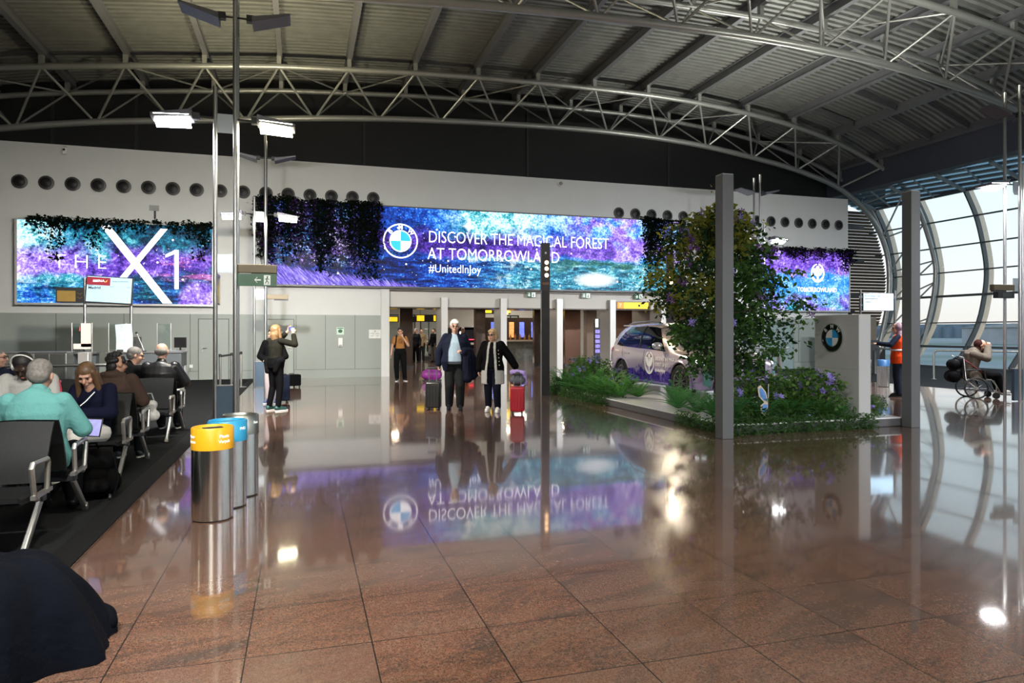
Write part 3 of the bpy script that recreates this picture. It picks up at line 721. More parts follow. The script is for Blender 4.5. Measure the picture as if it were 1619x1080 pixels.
# ================================================================ LIGHT MASTS
LAMPM = M('floodlight_housing', (.16, .16, .185), .4, .4, .06, 4)
LAMPW = M('lit_lamp_white', (1, 1, 1), .3, 0, .0, 2, estr=34.); LAMPY = M('lit_lamp_warm', (1, .93, .62), .3, 0, .0, 2, estr=34.)
LAMPO = M('unlit_lamp_glass', (.35, .38, .45), .15, 0, .03, 3)
BASEB = M('blue_grey_steel_plinth', (.10, .15, .21), .32, .75, .06, 1.5)
def mast(x, y, sg, label, warm, sign, white_left=True):
    t = thing('light_mast', label, 'light mast', (x, y, 0))
    px = .15*sg
    for (a, b, h) in ((px, -.17, 7.0), (px, .17, 6.95), (-px, 0, 5.32)):
        MB().tube([(a, b, 0), (a, b, h)], .033, 12).build('pole', STEEL, t, smooth=True)
    MB().box((-.13, -.03, .02), (.13, .03, .72)).build('plinth_panel', BASEB, t); MB().box((-.15, -.05, .72), (.15, .05, .735)).build('plinth_cap', STEEL, t)
    for z in (2.46, 4.62): MB().box((-.12, -.012, z), (.12, .012, z+.29)).build('tie_plate', M('tie_plate_zinc', (.38, .42, .45), .35, .7, .05, 3), t)
    def lamp(s, z, lit, up):
        # a wedge head on a short arm
        x0, x1 = (px+s*.24, px+s*.80) if up else (s*.46, s*1.02)
        a = MB().tube([(px if (up or s*sg > 0) else -px, 0, z), (x0, 0, z)], .016, 8).box((x0-s*.09, -.05, z-.05), (x0+s*.02, .05, z+.05)).build('lamp_arm', DARK, t, smooth=True)
        mb = MB()
        if up: prof = [(x0, z-.11), (x0, z-.02), (x1, z+.09), (x1, z+.06)]
        else: prof = [(x0, z+.06), (x0, z-.05), (x1, z-.10), (x1, z-.04)]
        mb.prism(prof, -.19, .19, 'y'); mb.build('lamp_head', LAMPM, t)
        e = -.006 if not up else .006
        mb = MB()
        if up: mb.prism([(x0+s*.03, z-.01), (x1-s*.03, z+.085), (x1-s*.03, z+.09), (x0+s*.03, z-.005)], -.16, .16, 'y')
        else: mb.obox(((x0+x1)/2, -.04, z-.10), (.24, 0, -.012*s), (0, .15, -.062), (0, .003, .006))
        mb.build('lamp_glass', (LAMPY if (warm and s > 0) else LAMPW) if lit else LAMPO, t)
    for s in (-1, 1): lamp(s, 6.42, False, True); lamp(s, 4.84, True, False)
    if sign:
        s = sg
        MB().box((px, -.06, 2.47), (px+s*.60, .06, 2.60)).build('sign_arm', M('bronze_light_box', (.12, .095, .055), .4, .3, .05, 3), t, bevel=.006)
        MB().box((px+s*.22, -.03, 2.435), (px+s*.60, .03, 2.47)).build('light_strip', DARK, t)
    return t
mast(-1.13, 11.43, 1, 'tall steel light mast beside the waste bins with green exit sign', True, True)
mast(-1.13, 20.4, 1, 'steel light mast behind the photographing woman by the carpet edge', True, True)
mast(15.3, 11.4, -1, 'steel light mast at the right frame edge near the wheelchair', False, True)
mast(15.3, 20.4, -1, 'steel light mast rising behind the tree', False, False)
mast(-1.13, 2.45, 1, 'light mast outside the left frame edge near the seats', True, False)
mast(15.3, 2.45, -1, 'light mast far outside the right frame edge', False, False)
mast(-1.13, -6.5, 1, 'light mast behind the viewpoint, on the left', True, False)
mast(15.3, -6.5, -1, 'light mast behind the viewpoint, on the right', False, False)
mast(7.2, -2.2, -1, 'added light mast just behind the viewpoint, in the middle of the hall', False, False)  # added, unseen mast that lifts the light on the right-hand floor
t = thing('exit_sign', 'large green exit sign with white arrow and running figure on the tall mast', 'exit sign', (-.95, 11.33, 2.26))
MB().box((0, -.02, 0), (.57, .02, .19)).build('panel', GREEN, t)
MB().box((.38, -.026, .02), (.475, -.02, .17)).build('door_symbol', SIGNW, t)
MB().ball((.432, -.028, .145), .013, 8).bar((.428, -.028, .13), (.422, -.028, .085), .016, .006, (0, 1, 0)).bar((.422, -.028, .085), (.40, -.028, .04), .012, .006, (0, 1, 0)).bar((.422, -.028, .085), (.45, -.028, .06), .012, .006, (0, 1, 0)).bar((.45, -.028, .06), (.44, -.028, .03), .011, .006, (0, 1, 0)).bar((.43, -.028, .125), (.395, -.028, .105), .01, .006, (0, 1, 0)).bar((.43, -.028, .125), (.46, -.028, .10), .01, .006, (0, 1, 0)).build('running_figure', GREEN, t)
MB().box((.25, -.026, .087), (.335, -.02, .105)).build('arrow_shaft', SIGNW, t)
mb = MB().bar((.245, -.023, .096), (.285, -.023, .14), .006, .02, (0, 1, 0)); mb.bar((.245, -.023, .096), (.285, -.023, .052), .006, .02, (0, 1, 0)); mb.build('arrow_head', SIGNW, t)
t = thing('gate_flag_sign', 'small framed bronze sign seen edge-on between the poles of the tall mast', 'sign', (-1.28, 11.485, 2.0))
MB().box((-.012, 0, 0), (.012, .42, .42)).build('plate', M('bronze_plate', (.36, .30, .14), .35, .4, .06, 4), t); MB().box((-.02, -.02, -.02), (.02, 0, .44)).box((-.02, .42, -.02), (.02, .44, .44)).box((-.02, -.02, .42), (.02, .44, .46)).build('frame', STEEL, t)
MB().box((.012, .12, .12), (.016, .28, .28)).build('symbol', M('gold_symbol', (.62, .48, .12), .4), t)

# ================================================================ COLUMNS, SPOT TOWERS, BINS
colm = M('grey_column_paint', (.12, .125, .13), .5, 0, .04, 1.5)
for x, y, lab in ((5.89, 8.68, 'square grey free-standing column in front of the tree and car'), (9.5, 8.82, 'square grey free-standing column right of the white plinth pillar')):
    t = thing('square_column', lab, 'column', (x, y, 0))
    MB().box((-.093, -.093, 0), (.093, .093, 3.83)).build('shaft', colm, t, bevel=.006)
    MB().box((-.088, -.088, 3.815), (.088, .088, 3.845)).build('top_cap', GREYP, t)
bulb = M('warm_spot_bulb', (1, .60, .32), .3, 0, .0, 2, estr=7.)
def tower(x, y, lab, rz):
    t = thing('spotlight_tower', lab, 'spotlight tower', (x, y, 0), rz)
    MB().box((-.10, -.02, 0), (.10, .10, 2.55)).build('grey_post', M('tower_grey', (.17, .175, .18), .5, 0, .04, 2), t)
    MB().box((-.095, -.11, 0), (.095, -.02, 2.55)).build('black_front', M('tower_black', (.008, .008, .009), .35, 0, .1, 3), t)
    MB().box((-.105, -.115, 2.55), (.105, .105, 3.72)).build('lamp_housing', BLACK, t)
    for k, z in enumerate((3.24, 3.09, 2.93)):
        b = MB().lathe([(.062, -.115), (.062, -.13), (.05, -.13)], 18, (.02, 0, z), axis='y').build('spot_ring', DARK, t, smooth=True)
        MB().lathe([(.05, -.128), (.04, -.142), (.02, -.148), (0, -.149)], 18, (.02, 0, z), axis='y').build('spot_bulb', bulb, b, smooth=True)
    MB().box((-.02, -.125, 3.45), (.02, -.115, 3.5)).build('indicator', GREYP, t); MB().box((-.08, -.125, 2.7), (.08, -.115, 2.76)).build('vent', M('copper_vent', (.12, .06, .04), .4, .3), t)
tower(5.69, 15.86, 'slim spotlight tower with three lit bulbs left of the car', math.radians(-12))
tower(9.9, 17.2, 'spotlight tower with three lit bulbs rising behind the tree', math.radians(-25))
BINB = M('bin_brushed_steel', (.80, .80, .78), .2, 1., .06, 3)
def bin_(x, y, lab, col, name, hood=True, lines=(), scale=1., rz=0.):
    t = thing('waste_bin', lab, 'waste bin', (x, y, 0), rz, None); r = .162
    MB().lathe([(r, .012), (r, .60)], 40).build('body', BINB, t, smooth=True)
    MB().lathe([(r-.012, 0), (r-.012, .03)], 32).build('foot_ring', BLACK, t)
    cm_ = M('bin_'+name, col, .35, 0 if name != 'steel' else 1., .04, 4)
    MB().lathe([(r+.004, .585), (r+.004, .755), (r-.004, .765), (r-.014, .765), (r-.02, .745)], 40).build('collar', cm_, t, smooth=True)
    lid = MB().lathe([(r-.012, .735), (r-.05, .745), (0, .75)] if hood else [(r-.03, .70), (.02, .60), (0, .60)], 40).build('lid', M('bin_lid_'+name, (.58, .55, .30) if name == 'yellow' else tuple(.7*c for c in col), .35, .2, .05, 5), t, smooth=True)
    if hood: MB().obox((.0, 0, .755), (.07, .03, 0), (-.012, .03, 0), (0, 0, .003)).build('slot', BLACK, lid)
    for k, (ang, ls) in enumerate(lines):
        for q, s in enumerate(ls):
            a = math.radians(ang); c = bpy.data.curves.new('lettering', 'FONT'); c.body = s; c.size = .036; c.align_x = 'CENTER'; c.extrude = .001; c.offset = .0006
            o = bpy.data.objects.new('x', c); C.objects.link(o); bpy.context.view_layer.update()
            me = bpy.data.meshes.new_from_object(o.evaluated_get(bpy.context.evaluated_depsgraph_get())); bpy.data.objects.remove(o)
            for v_ in me.vertices:
                th = a+v_.co.x/(r+.005); rr = r+.0045+v_.co.z
                zz = .685-q*.042+v_.co.y
                v_.co = (rr*math.sin(th), -rr*math.cos(th), zz)
            o = bpy.data.objects.new('lettering', me); C.objects.link(o); me.materials.clear(); me.materials.append(SIGNW); o.parent = t
    return t
bin_(-.715, 6.20, 'steel waste bin with yellow collar and slotted lid, nearest of three', (.80, .40, .012), 'yellow', True, ((-62, ('Papier', 'Carton')), (40, ('Plastic', 'Verpak'))))
bin_(-.640, 6.62, 'steel waste bin with blue collar, in the middle of three', (.03, .33, .60), 'blue', False, ((55, ('PMD',)),))
bin_(-.565, 7.03, 'plain steel waste bin with grey collar, furthest of three near the mast', (.42, .42, .38), 'steel', False, ((60, ('Rest',)),))
for i, (x, y, col, n, lab) in enumerate(((15.3, 15.75, (.5, .5, .5), 'steel', 'dark steel bin left of the blue one beyond the white plinth pillar'), (15.75, 15.55, (.02, .08, .20), 'navy', 'blue-topped bin in the dark row beyond the white plinth pillar'), (16.2, 15.3, (.25, .13, .03), 'ochre', 'ochre-topped bin nearest the person in the orange vest'))):
    bin_(x, y, lab, col, n, False)
# ================================================================ CAR DISPLAY
t = thing('display_plinth', 'low wide white-topped plinth with grey sides carrying the car and plants', 'plinth', (6.15, 8.95, 0))
MB().box((0, 0, 0), (3.3, 8.2, .13)).build('base', M('plinth_side_grey', (.13, .13, .135), .4, .2, .06, 2), t)
MB().box((.005, .005, .13), (3.295, 8.195, .15)).build('white_top', M('plinth_white_top', (.86, .87, .9), .18, 0, .03, 1.5), t)
MB().box((-.004, -.004, .0), (3.304, 8.2, .012)).build('painted_shadow_gap', BLACK, t)  # solid black strip painted in as the shade of a gap at the foot
def paint_mat():
    m = Mat('wrapped_car_paint'); (x, y, z), v = m.coords()
    n = m.noise(v, 2.2, 5., .65, .5); n2 = m.noise(v, 7., 4., .7)
    base = m.ramp(z, [(.3, (.33, .26, .52)), (.75, (.50, .42, .52)), (1., (.62, .52, .50))])
    gr = m.ramp(n2, [(.3, (.012, .008, .11)), (.5, (.06, .03, .32)), (.65, (.18, .12, .55)), (.8, (.45, .40, .8))])
    fm = (z*1.0-(n-.5)*1.15+(y*.0)).rng(.52, .60, 1, 0)*y.rng(-1.75, -1.5)*y.rng(1.0, 1.25, 1, 0)
    m.set(color=m.mix(fm, base, gr), rough=.22, metal=.25, coat=.8); m.b.inputs['Coat Roughness'].default_value = .04
    return m.m
TYRE = M('tyre_rubber', (.012, .012, .013), .75, 0, .15, 20); RIM = M('silver_rim', (.55, .55, .57), .25, .95, .05, 8)
CGLASS = M('dark_car_glass', (.006, .007, .010), .05, 0, .1, 2)
def car(label, loc, rz, paint, show=True):
    t = thing('car', label, 'car', loc, rz)
    I = lambda s, *p: float(np.interp(s, [a for a, b in p], [b for a, b in p]))
    def ctrl(s):
        zb = I(s, (0, .36), (.12, .27), (.5, .23), (4.2, .22), (4.4, .26), (4.5, .34))
        hw = I(s, (0, .66), (.04, .76), (.12, .82), (.35, .885), (.9, .92), (2, .905), (3.6, .92), (4.0, .90), (4.25, .85), (4.4, .77), (4.47, .68), (4.5, .60))
        be = I(s, (0, .90), (.1, .98), (.4, 1.03), (1, 1.02), (2, .985), (3, .955), (3.35, .94), (3.8, .905), (4.2, .85), (4.4, .79), (4.5, .66))
        tp = I(s, (0, .93), (.07, 1.02), (.16, 1.14), (.30, 1.38), (.42, 1.525), (.58, 1.565), (1, 1.60), (1.7, 1.615), (2.3, 1.59), (2.6, 1.525), (2.8, 1.43), (3.0, 1.31), (3.25, 1.15), (3.42, 1.05), (3.6, 1.025), (4.0, .975), (4.3, .90), (4.44, .82), (4.5, .70))
        hr = I(s, (0, .60), (.15, .62), (.4, .575), (1, .60), (2, .615), (2.6, .60), (3.0, .66), (3.4, .74), (4, .70), (4.35, .60), (4.5, .5))
        md = .5*(hw*.955+hr)+.045*min(1, max(0, (tp-be-.1)/.3))
        return np.array([(0, zb), (hw*.8, zb), (hw*.955, zb+.06), (hw*.995, .44), (hw, .60), (hw*.99, .5*(.62+be)+.02), (hw*.955, be), (md, be+(tp-be)*.52), (hr+.035, tp-(tp-be)*.13-.005), (hr*.80, tp-(tp-be)*.02-.004), (0, tp)])
    def surf(s, u):
        P = ctrl(s); i = min(int(u), 9); f = u-i
        p0, p1, p2, p3 = P[max(i-1, 0)], P[i], P[i+1], P[min(i+2, 10)]
        if i == 9: p3 = np.array((-p2[0]*0-P[9][0], P[9][1]))
        q = .5*((2*p1)+(-p0+p2)*f+(2*p0-5*p1+4*p2-p3)*f*f+(-p0+3*p1-3*p2+p3)*f**3)
        return Vector((max(q[0], 0), s-2.25, q[1]))
    def off(s, u, d):
        p = surf(s, u); a = surf(min(s+.03, 4.5), u)-surf(max(s-.03, 0), u); b = surf(s, min(u+.05, 10))-surf(s, max(u-.05, 0)); n = b.cross(a)
        if n.length < 1e-6: return p
        n.normalize()
        if n.x < 0 and u < 9: n = -n
        if u >= 9 and n.z < 0: n = -n
        return p+n*d
    S_ = [0, .03, .07, .12, .2, .3, .4, .5, .65]+[.8+.2*k for k in range(17)]+[4.1, 4.2, 4.3, 4.38, 4.44, 4.48, 4.5]
    U_ = [k/3 for k in range(31)]
    rows = []
    for s in S_:
        r = [surf(s, u) for u in U_]; rows.append(r+[Vector((-p.x, p.y, p.z)) for p in r[-2:0:-1]])
    mb = MB().grid(rows, closed_u=True); n = len(rows[0])
    mb.add(rows[0], [tuple(range(n))]); mb.add(rows[-1], [tuple(range(n-1, -1, -1))])
    body = mb.build('body', paint, t, smooth=True, angle=50)
    bm = bmesh.new(); bm.from_mesh(body.data); bmesh.ops.remove_doubles(bm, verts=bm.verts, dist=1e-5); bmesh.ops.recalc_face_normals(bm, faces=bm.faces); bm.to_mesh(body.data); bm.free()
    cut = MB()
    for ax in (.92-2.25, 3.62-2.25):
        for q in (-1, 1): cut.lathe([(.405, .60*q if q > 0 else -1.2), (.405, 1.2 if q > 0 else -.60)], 32, (0, ax, .36), axis='x')
    co = cut.build('cutter', BLACK, t); bm = bmesh.new(); bm.from_mesh(co.data); bmesh.ops.recalc_face_normals(bm, faces=bm.faces); bm.to_mesh(co.data); bm.free()
    bmx = body.modifiers.new('b', 'BOOLEAN'); bmx.operation = 'DIFFERENCE'; bmx.object = co; bmx.solver = 'EXACT'
    try: bmx.material_mode = 'TRANSFER'
    except Exception: pass
    evaluated(body); bpy.data.objects.remove(co)
    body.data.shade_smooth(); body.data.set_sharp_from_angle(angle=math.radians(40))
    def patch(name, mat, fs, fu, d=.006, ni=10, nj=8, mirror=(1, -1), parent=t):
        out = []
        for q in mirror:
            rows = [[(lambda p: Vector((p.x*q, p.y, p.z)))(off(fs(i/ni, j/nj), fu(i/ni, j/nj), d)) for i in range(ni+1)] for j in range(nj+1)]
            out.append(MB().grid(rows).build(name, mat, parent, smooth=True, angle=60))
        return out
    L = lambda a, b, f: a+(b-a)*f
    patch('side_window', CGLASS, lambda i, j: L(L(.55, .98, j), L(3.0, 2.40, j), i), lambda i, j: L(6.12+.25*max(0, .12-i)*4, 8.0-.35*max(0, i-.8), j))
    for q in (1, -1):
        MB().tube([(lambda p: (p.x*q, p.y, p.z))(off(1.78, u, .008)) for u in np.linspace(6.1, 8.05, 8)], .018, 6).build('window_pillar', BLACK, t, smooth=True)
        for s_ in (.98, 2.02, 3.0):
            MB().tube([(lambda p: (p.x*q, p.y, p.z))(off(s_+(.1*(4-u)*.25 if s_ < 1.5 else 0), u, -.003)) for u in np.linspace(2.3, 6.0, 12)], .007, 5).build('door_seam', DARK, t)
        for s_ in (1.22, 2.22):
            h = off(s_, 5.35, .012); MB().obox((h.x*q, h.y, h.z), (.012, 0, 0), (0, .11, 0), (0, 0, .016)).build('door_handle', paint, t, bevel=.008)
        m_ = off(2.83, 6.25, .0)
        mb = MB(); mb.ball((q*(m_.x+.13), m_.y+.01, m_.z+.085), (.125, .075, .08), 16).bar((q*m_.x, m_.y, m_.z), (q*(m_.x+.1), m_.y, m_.z+.04), .04, .03)
        mo = mb.build('wing_mirror', M('mirror_cap', (.60, .60, .66), .15, .7, .04, 4), t, smooth=True)
        MB().tube([(q*.60, -1.5, 1.575), (q*.63, -1.2, 1.625), (q*.64, -.3, 1.65), (q*.63, .1, 1.62), (q*.62, .2, 1.585)], .018, 6).build('roof_rail', M('satin_rail', (.5, .47, .47), .3, .8), t, smooth=True)
        MB().tube([(lambda p: (p.x*q, p.y, p.z))(off(s_, 2.0, .012)) for s_ in np.linspace(1.35, 3.2, 10)], .035, 6).build('sill_trim', M('violet_sill', (.10, .06, .28), .35, .3), t, smooth=True)
    patch('windscreen', CGLASS, lambda i, j: L(3.36, 2.48, j)+.06*0, lambda i, j: L(8.55, 10, i), .006, 8, 8)
    patch('rear_window', CGLASS, lambda i, j: L(.10, .36, j), lambda i, j: L(8.3, 10, i), .006, 8, 5)
    hl = patch('headlight', CGLASS, lambda i, j: L(4.02+.12*(1-j), 4.47, i), lambda i, j: L(5.05, 5.9, j), .008, 8, 4)
    LED = M('car_light_white', (.9, .95, 1), .3, 0, 0, 2, estr=2.5 if show else 0.)
    for k, q in enumerate((1, -1)):
        for s_ in (4.20, 4.34):
            c = off(s_, 5.45, .014); a = off(s_+.04, 5.45, .014)-off(s_-.04, 5.45, .014); b = off(s_, 5.75, .014)-off(s_, 5.15, .014)
            pts = [c+a*.6*math.cos(w_)+b*.36*math.sin(w_) for w_ in np.linspace(0, 2*PI, 14)[:-1]]
            MB().tube([(p.x*q, p.y, p.z) for p in pts], .010, 5, closed=True).build('light_ring', LED, hl[k])
    tl = patch('tail_light', M('red_tail_light', (.35, .01, .015), .2, 0, .05, 3, estr=.3 if show else 5.), lambda i, j: L(.05, .34, i), lambda i, j: L(5.5, 6.05, j), .01, 6, 3)
    if not show: MB().box((-.72, -2.27, .93), (.72, -2.22, .965)).build('light_bar', M('red_light_bar', (.9, .02, .04), .3, 0, 0, 2, estr=6.), t)
    MB().box((-.52, 2.20, .50), (-.04, 2.275, .80)).box((.04, 2.20, .50), (.52, 2.275, .80)).build('kidney_grille', CGLASS, t, bevel=.05, seg=3)
    MB().box((-.66, 2.12, .27), (.66, 2.262, .45)).build('front_intake', BLACK, t, bevel=.04)
    MB().box((-.80, 2.02, .33), (-.62, 2.20, .62)).box((.62, 2.02, .33), (.80, 2.20, .62)).build('side_intake', M('teal_intake', (.10, .30, .30), .35), t, bevel=.03)
    MB().box((-.6, -2.27, .30), (.6, -2.15, .50)).build('rear_diffuser', BLACK, t, bevel=.03)
    MB().box((-.26, -2.275, .68), (.26, -2.25, .79)).build('plate', M('licence_plate', (.55, .55, .5), .5), t)
    MB().box((-.55, -1.95, 1.54), (.55, -1.72, 1.575)).build('roof_spoiler', paint, t, bevel=.012)
    for ax in (.92-2.25, 3.62-2.25):
        for q in (1, -1):
            w_ = MB().lathe([(.235, -.10), (.33, -.115), (.355, -.09), (.362, 0), (.355, .09), (.33, .115), (.235, .10), (.235, -.10)], 40, (q*.80, ax, .362), axis='x', cap=False).build('tyre', TYRE, t, smooth=True)
            mb = MB().lathe([(.238, .10), (.245, .108), (.228, .10), (.222, .03), (.225, -.08)], 40, (q*.80, ax, .362), axis='x', cap=False) if q > 0 else MB().lathe([(.238, -.10), (.245, -.108), (.228, -.10), (.222, -.03), (.225, .08)], 40, (q*.80, ax, .362), axis='x', cap=False)
            for k in range(20):
                a = 2*PI*k/20+(.05 if k % 2 else -.05); X = q*.895
                mb.bar((q*.885, ax+.05*math.cos(a), .362+.05*math.sin(a)), (X, ax+.23*math.cos(a), .362+.23*math.sin(a)), .02, .016, (1, 0, 0))
            mb.lathe([(0, q*.09), (.055, q*.092), (.06, q*.06)] if True else [], 20, (q*.80, ax, .362), axis='x')
            mb.build('rim', RIM, w_, smooth=True)
            MB().lathe([(.205, q*.0), (.205, q*.03), (0.03, q*.03)], 28, (q*.78, ax, .362), axis='x').build('brake_disc', M('dark_brake', (.03, .03, .032), .4, .8), w_)
            pts = [(q*(.905+.0), ax+.425*math.cos(a), .36+.425*math.sin(a)) for a in np.linspace(-.30, PI+.30, 22)]
            MB().tube(pts, .028, 6).build('arch_trim', paint, t, smooth=True)
    return t
CAR = car('lilac sport utility car wrapped in a violet forest print, parked on the plinth', (8.37, 13.95, .15), PI, paint_mat())
TW = M('car_lettering_white', (.85, .85, .88), .4, 0, .02, 3)
RS = (PI/2, 0, PI/2)      # read from the car's own right side (+x)
em = emblem(CAR, (.922, .10, .70), .40, TW, (0, 0, PI/2), 'emblem', .03); em.scale = (1, .12, 1)
for k, s in enumerate(('DISCOVER THE MAGICAL', 'FOREST OF JOY.', '#UnitedInJoy')):
    text(s, .105, TW, CAR, (.921, .36, .78-.125*k), RS, sx=.80)
roundel(CAR, (0, 2.24, .90), .045, CHROME, BLACK, M('badge_blue', (.02, .25, .6), .3), TW, (-.6, 0, PI), .004)

# ---- white pillar with roundel
t = thing('display_pillar', 'pale grey display pillar with a round blue and white badge, on the plinth', 'pillar', (8.67, 9.05, .15))
MB().box((0, 0, 0), (.24, 1.01, 1.69)).build('body', M('pillar_white', (.52, .52, .52), .45, 0, .02, 1.5), t, bevel=.006)
MB().box((-.002, 0, .78), (0, 1.01, .784)).build('seam', GREYP, t)
BDG = M('badge_black', (.006, .006, .007), .2, 0, .05, 3); BB = M('badge_sky_blue', (.03, .32, .68), .25, 0, .03, 3)
roundel(t, (-.004, .56, 1.30), .245, CHROME, BDG, BB, WHITE, (0, 0, -PI/2), .03)
# ---- information lectern and glass screens behind the plants
t = thing('info_lectern', 'slanted glass information lectern between the tree and the display pillar', 'lectern', (8.6, 10.9, .15))
MB().box((-.03, -.03, 0), (.03, .03, .95)).build('post', STEEL, t); MB().obox((0, 0, 1.05), (.10, -.10, .06), (.22, .22, 0), (-.006, .006, .012)).build('slanted_panel', M('pale_panel', (.5, .53, .55), .25, 0, .03, 4), t); MB().obox((-.04, .04, 1.075), (.05, -.05, .03), (.15, .15, 0), (-.001, .001, .003)).build('print', GREYP, t)

# ================================================================ PLANTS
GRN = leafm('leaf_green', (.06, .15, .025), .4, 3); GRD = leafm('leaf_dark_green', (.02, .06, .018), .4, 3, .3); GRY = leafm('leaf_lamplit_yellow', (.18, .22, .035), .35, 3, .55, (.6, .5, .05))  # the yellow leaf tone has the tower lamps' glow in its colour
FERN = leafm('fern_green', (.085, .25, .06), .35, 4); LIL = M('lilac_petal', (.30, .24, .68), .5, 0, .2, 8); PURP = M('purple_petal', (.14, .05, .26), .5, 0, .3, 6); BARK = M('brown_bark', (.05, .035, .022), .8, 0, .3, 12); STRAW = M('dry_grass', (.035, .045, .03), .7, 0, .3, 4)
rnd = random.Random(11)
# tree
t = thing('tree', 'leafy tree with violet blossoms growing on the plinth beside the car', 'tree', (7.0, 10.55, .15))
tips = []
mb = MB(); mb.tube([(0, 0, 0), (.03, .02, .5), (-.02, .0, .95)], [.075, .06, .055], 8)
br = []
for k in range(9):
    a = 2*PI*k/9+rnd.uniform(-.3, .3); L = rnd.uniform(.7, 1.05)
    p0 = Vector((-.02, 0, rnd.uniform(.55, .95))); p1 = p0+Vector((math.cos(a)*L*.4, math.sin(a)*L*.4, rnd.uniform(.35, .75))); p2 = p1+Vector((math.cos(a)*L*.5, math.sin(a)*L*.5, rnd.uniform(.1, .9)))
    mb.tube([p0, p1, p2], [.035, .022, .008], 6); br += [p1, p2, (p1+p2)/2]
    for _ in range(3):
        q = p1+(p2-p1)*rnd.random(); e_ = q+Vector((rnd.gauss(0, .28), rnd.gauss(0, .28), rnd.uniform(-.15, .35))); mb.tube([q, e_], [.010, .004], 5); br.append(e_)
mb.build('trunk', BARK, t, smooth=True)
def crown_w(z): return float(np.interp(z, [.75, .95, 1.3, 2.0, 2.6, 3.0, 3.35, 3.6], [.35, .95, 1.25, 1.3, 1.15, .9, .6, .25]))
def crown_pts(n, shell):
    out = []
    while len(out) < n:
        z = rnd.uniform(.8, 3.55); a = rnd.random()*2*PI; w_ = crown_w(z)*(1+.18*math.sin(3*a+z*2.1)+.10*math.sin(5*a-z*3.))
        r = w_*(shell+(1-shell)*rnd.random()) if rnd.random() < .75 else w_*rnd.random()
        if z < 1.25 and math.sin(a*2+1.2) < .1: continue
        lf = r*(-.84*math.cos(a)+.54*math.sin(a))
        if lf > (.40 if z < 1.3 else .72 if z < 1.75 else .98 if z < 2.0 else 9): continue
        out.append(Vector((r*math.cos(a), r*math.sin(a), z-.1*rnd.random())))
    return out
mb = MB()
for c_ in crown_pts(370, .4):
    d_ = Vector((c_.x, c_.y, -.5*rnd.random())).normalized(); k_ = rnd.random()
    mi = 2 if (c_.x < -.1 and c_.z > 1.6 and k_ < .55) or (c_.z > 2.9 and k_ < .6) else 1 if k_ < .45 else 0  # lamplit yellow leaves painted on the upper left side and the top
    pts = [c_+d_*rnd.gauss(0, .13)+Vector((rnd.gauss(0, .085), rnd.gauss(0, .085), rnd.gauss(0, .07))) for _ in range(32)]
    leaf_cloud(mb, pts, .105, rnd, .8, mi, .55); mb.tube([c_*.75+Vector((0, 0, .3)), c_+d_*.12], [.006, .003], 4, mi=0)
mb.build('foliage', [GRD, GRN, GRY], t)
def flower(mb, c, s, rnd, mi=0, petals=5):
    n = Vector((rnd.gauss(0, 1), rnd.gauss(0, 1)-.5, rnd.gauss(0, .7)+.4)).normalized(); u = n.cross(Vector((.3, .2, 1))).normalized(); v_ = n.cross(u)
    for k in range(petals):
        a = 2*PI*k/petals; d = u*math.cos(a)+v_*math.sin(a); e_ = n.cross(d)
        mb.add([c, c+d*s*.55+e_*s*.22+n*s*.12, c+d*s+n*s*.05, c+d*s*.55-e_*s*.22+n*s*.12], [(0, 1, 2, 3)], mi)
for k in range(46):
    p = crown_pts(1, .97)[0]; mb = MB()
    for _ in range(5): flower(mb, p+Vector((rnd.gauss(0, .05), rnd.gauss(0, .05), rnd.gauss(0, .05))), .06, rnd)
    mb.build('blossom', LIL if k % 3 else PURP, t)
# prototypes
def fern_proto(n, L, arch, seed, wide=.12):
    rnd = random.Random(seed); mb = MB()
    for k in range(n):
        a = 2*PI*k/n*1.0+rnd.uniform(-.25, .25); l = L*rnd.uniform(.75, 1.15); up = rnd.uniform(.8, 1.6) if k % 3 else rnd.uniform(.25, .6)
        d = Vector((math.cos(a), math.sin(a), 0)); pts = []
        for i in range(11):
            f = i/10; pts.append(d*(l*(.12+.88*f)*f**.15*.8)+Vector((0, 0, l*(up*f-arch*f*f*f*up*.9)))+Vector((0, 0, .03)))
        mb.tube(pts, [.006*(1-.8*i/10) for i in range(11)], 4)
        s = Vector((-d.y, d.x, 0))
        for i in range(1, 30):
            f = i/30*10; j = int(f); p = pts[j]+(pts[min(j+1, 10)]-pts[j])*(f-j); w_ = wide*math.sin(PI*min(1, (i/30)*.85+.14))*1.0
            tg = (pts[min(j+1, 10)]-pts[j]).normalized()
            for q in (-1, 1):
                e_ = p+s*q*w_+tg*w_*.35-Vector((0, 0, w_*.25)); h = tg*.0052
                mb.add([p-h, p+h, e_*.55+p*.45+h*.9, e_, e_*.55+p*.45-h*.9], [(0, 1, 2, 3, 4)])
    return mb
def strap_proto(n, L, seed, w_=.035):
    rnd = random.Random(seed); mb = MB()
    for k in range(n):
        a = rnd.random()*2*PI; l = L*rnd.uniform(.7, 1.1); up = rnd.uniform(.7, 1.5); d = Vector((math.cos(a), math.sin(a), 0)); s = Vector((-d.y, d.x, 0)); rows = []
        for i in range(7):
            f = i/6; p = d*l*.7*f+Vector((0, 0, l*(up*f-.6*up*f*f))); ww = w_*math.sin(PI*(.12+.87*f))
            rows.append([p-s*ww, p+Vector((0, 0, -.006)), p+s*ww])
        mb.grid(rows)
    return mb
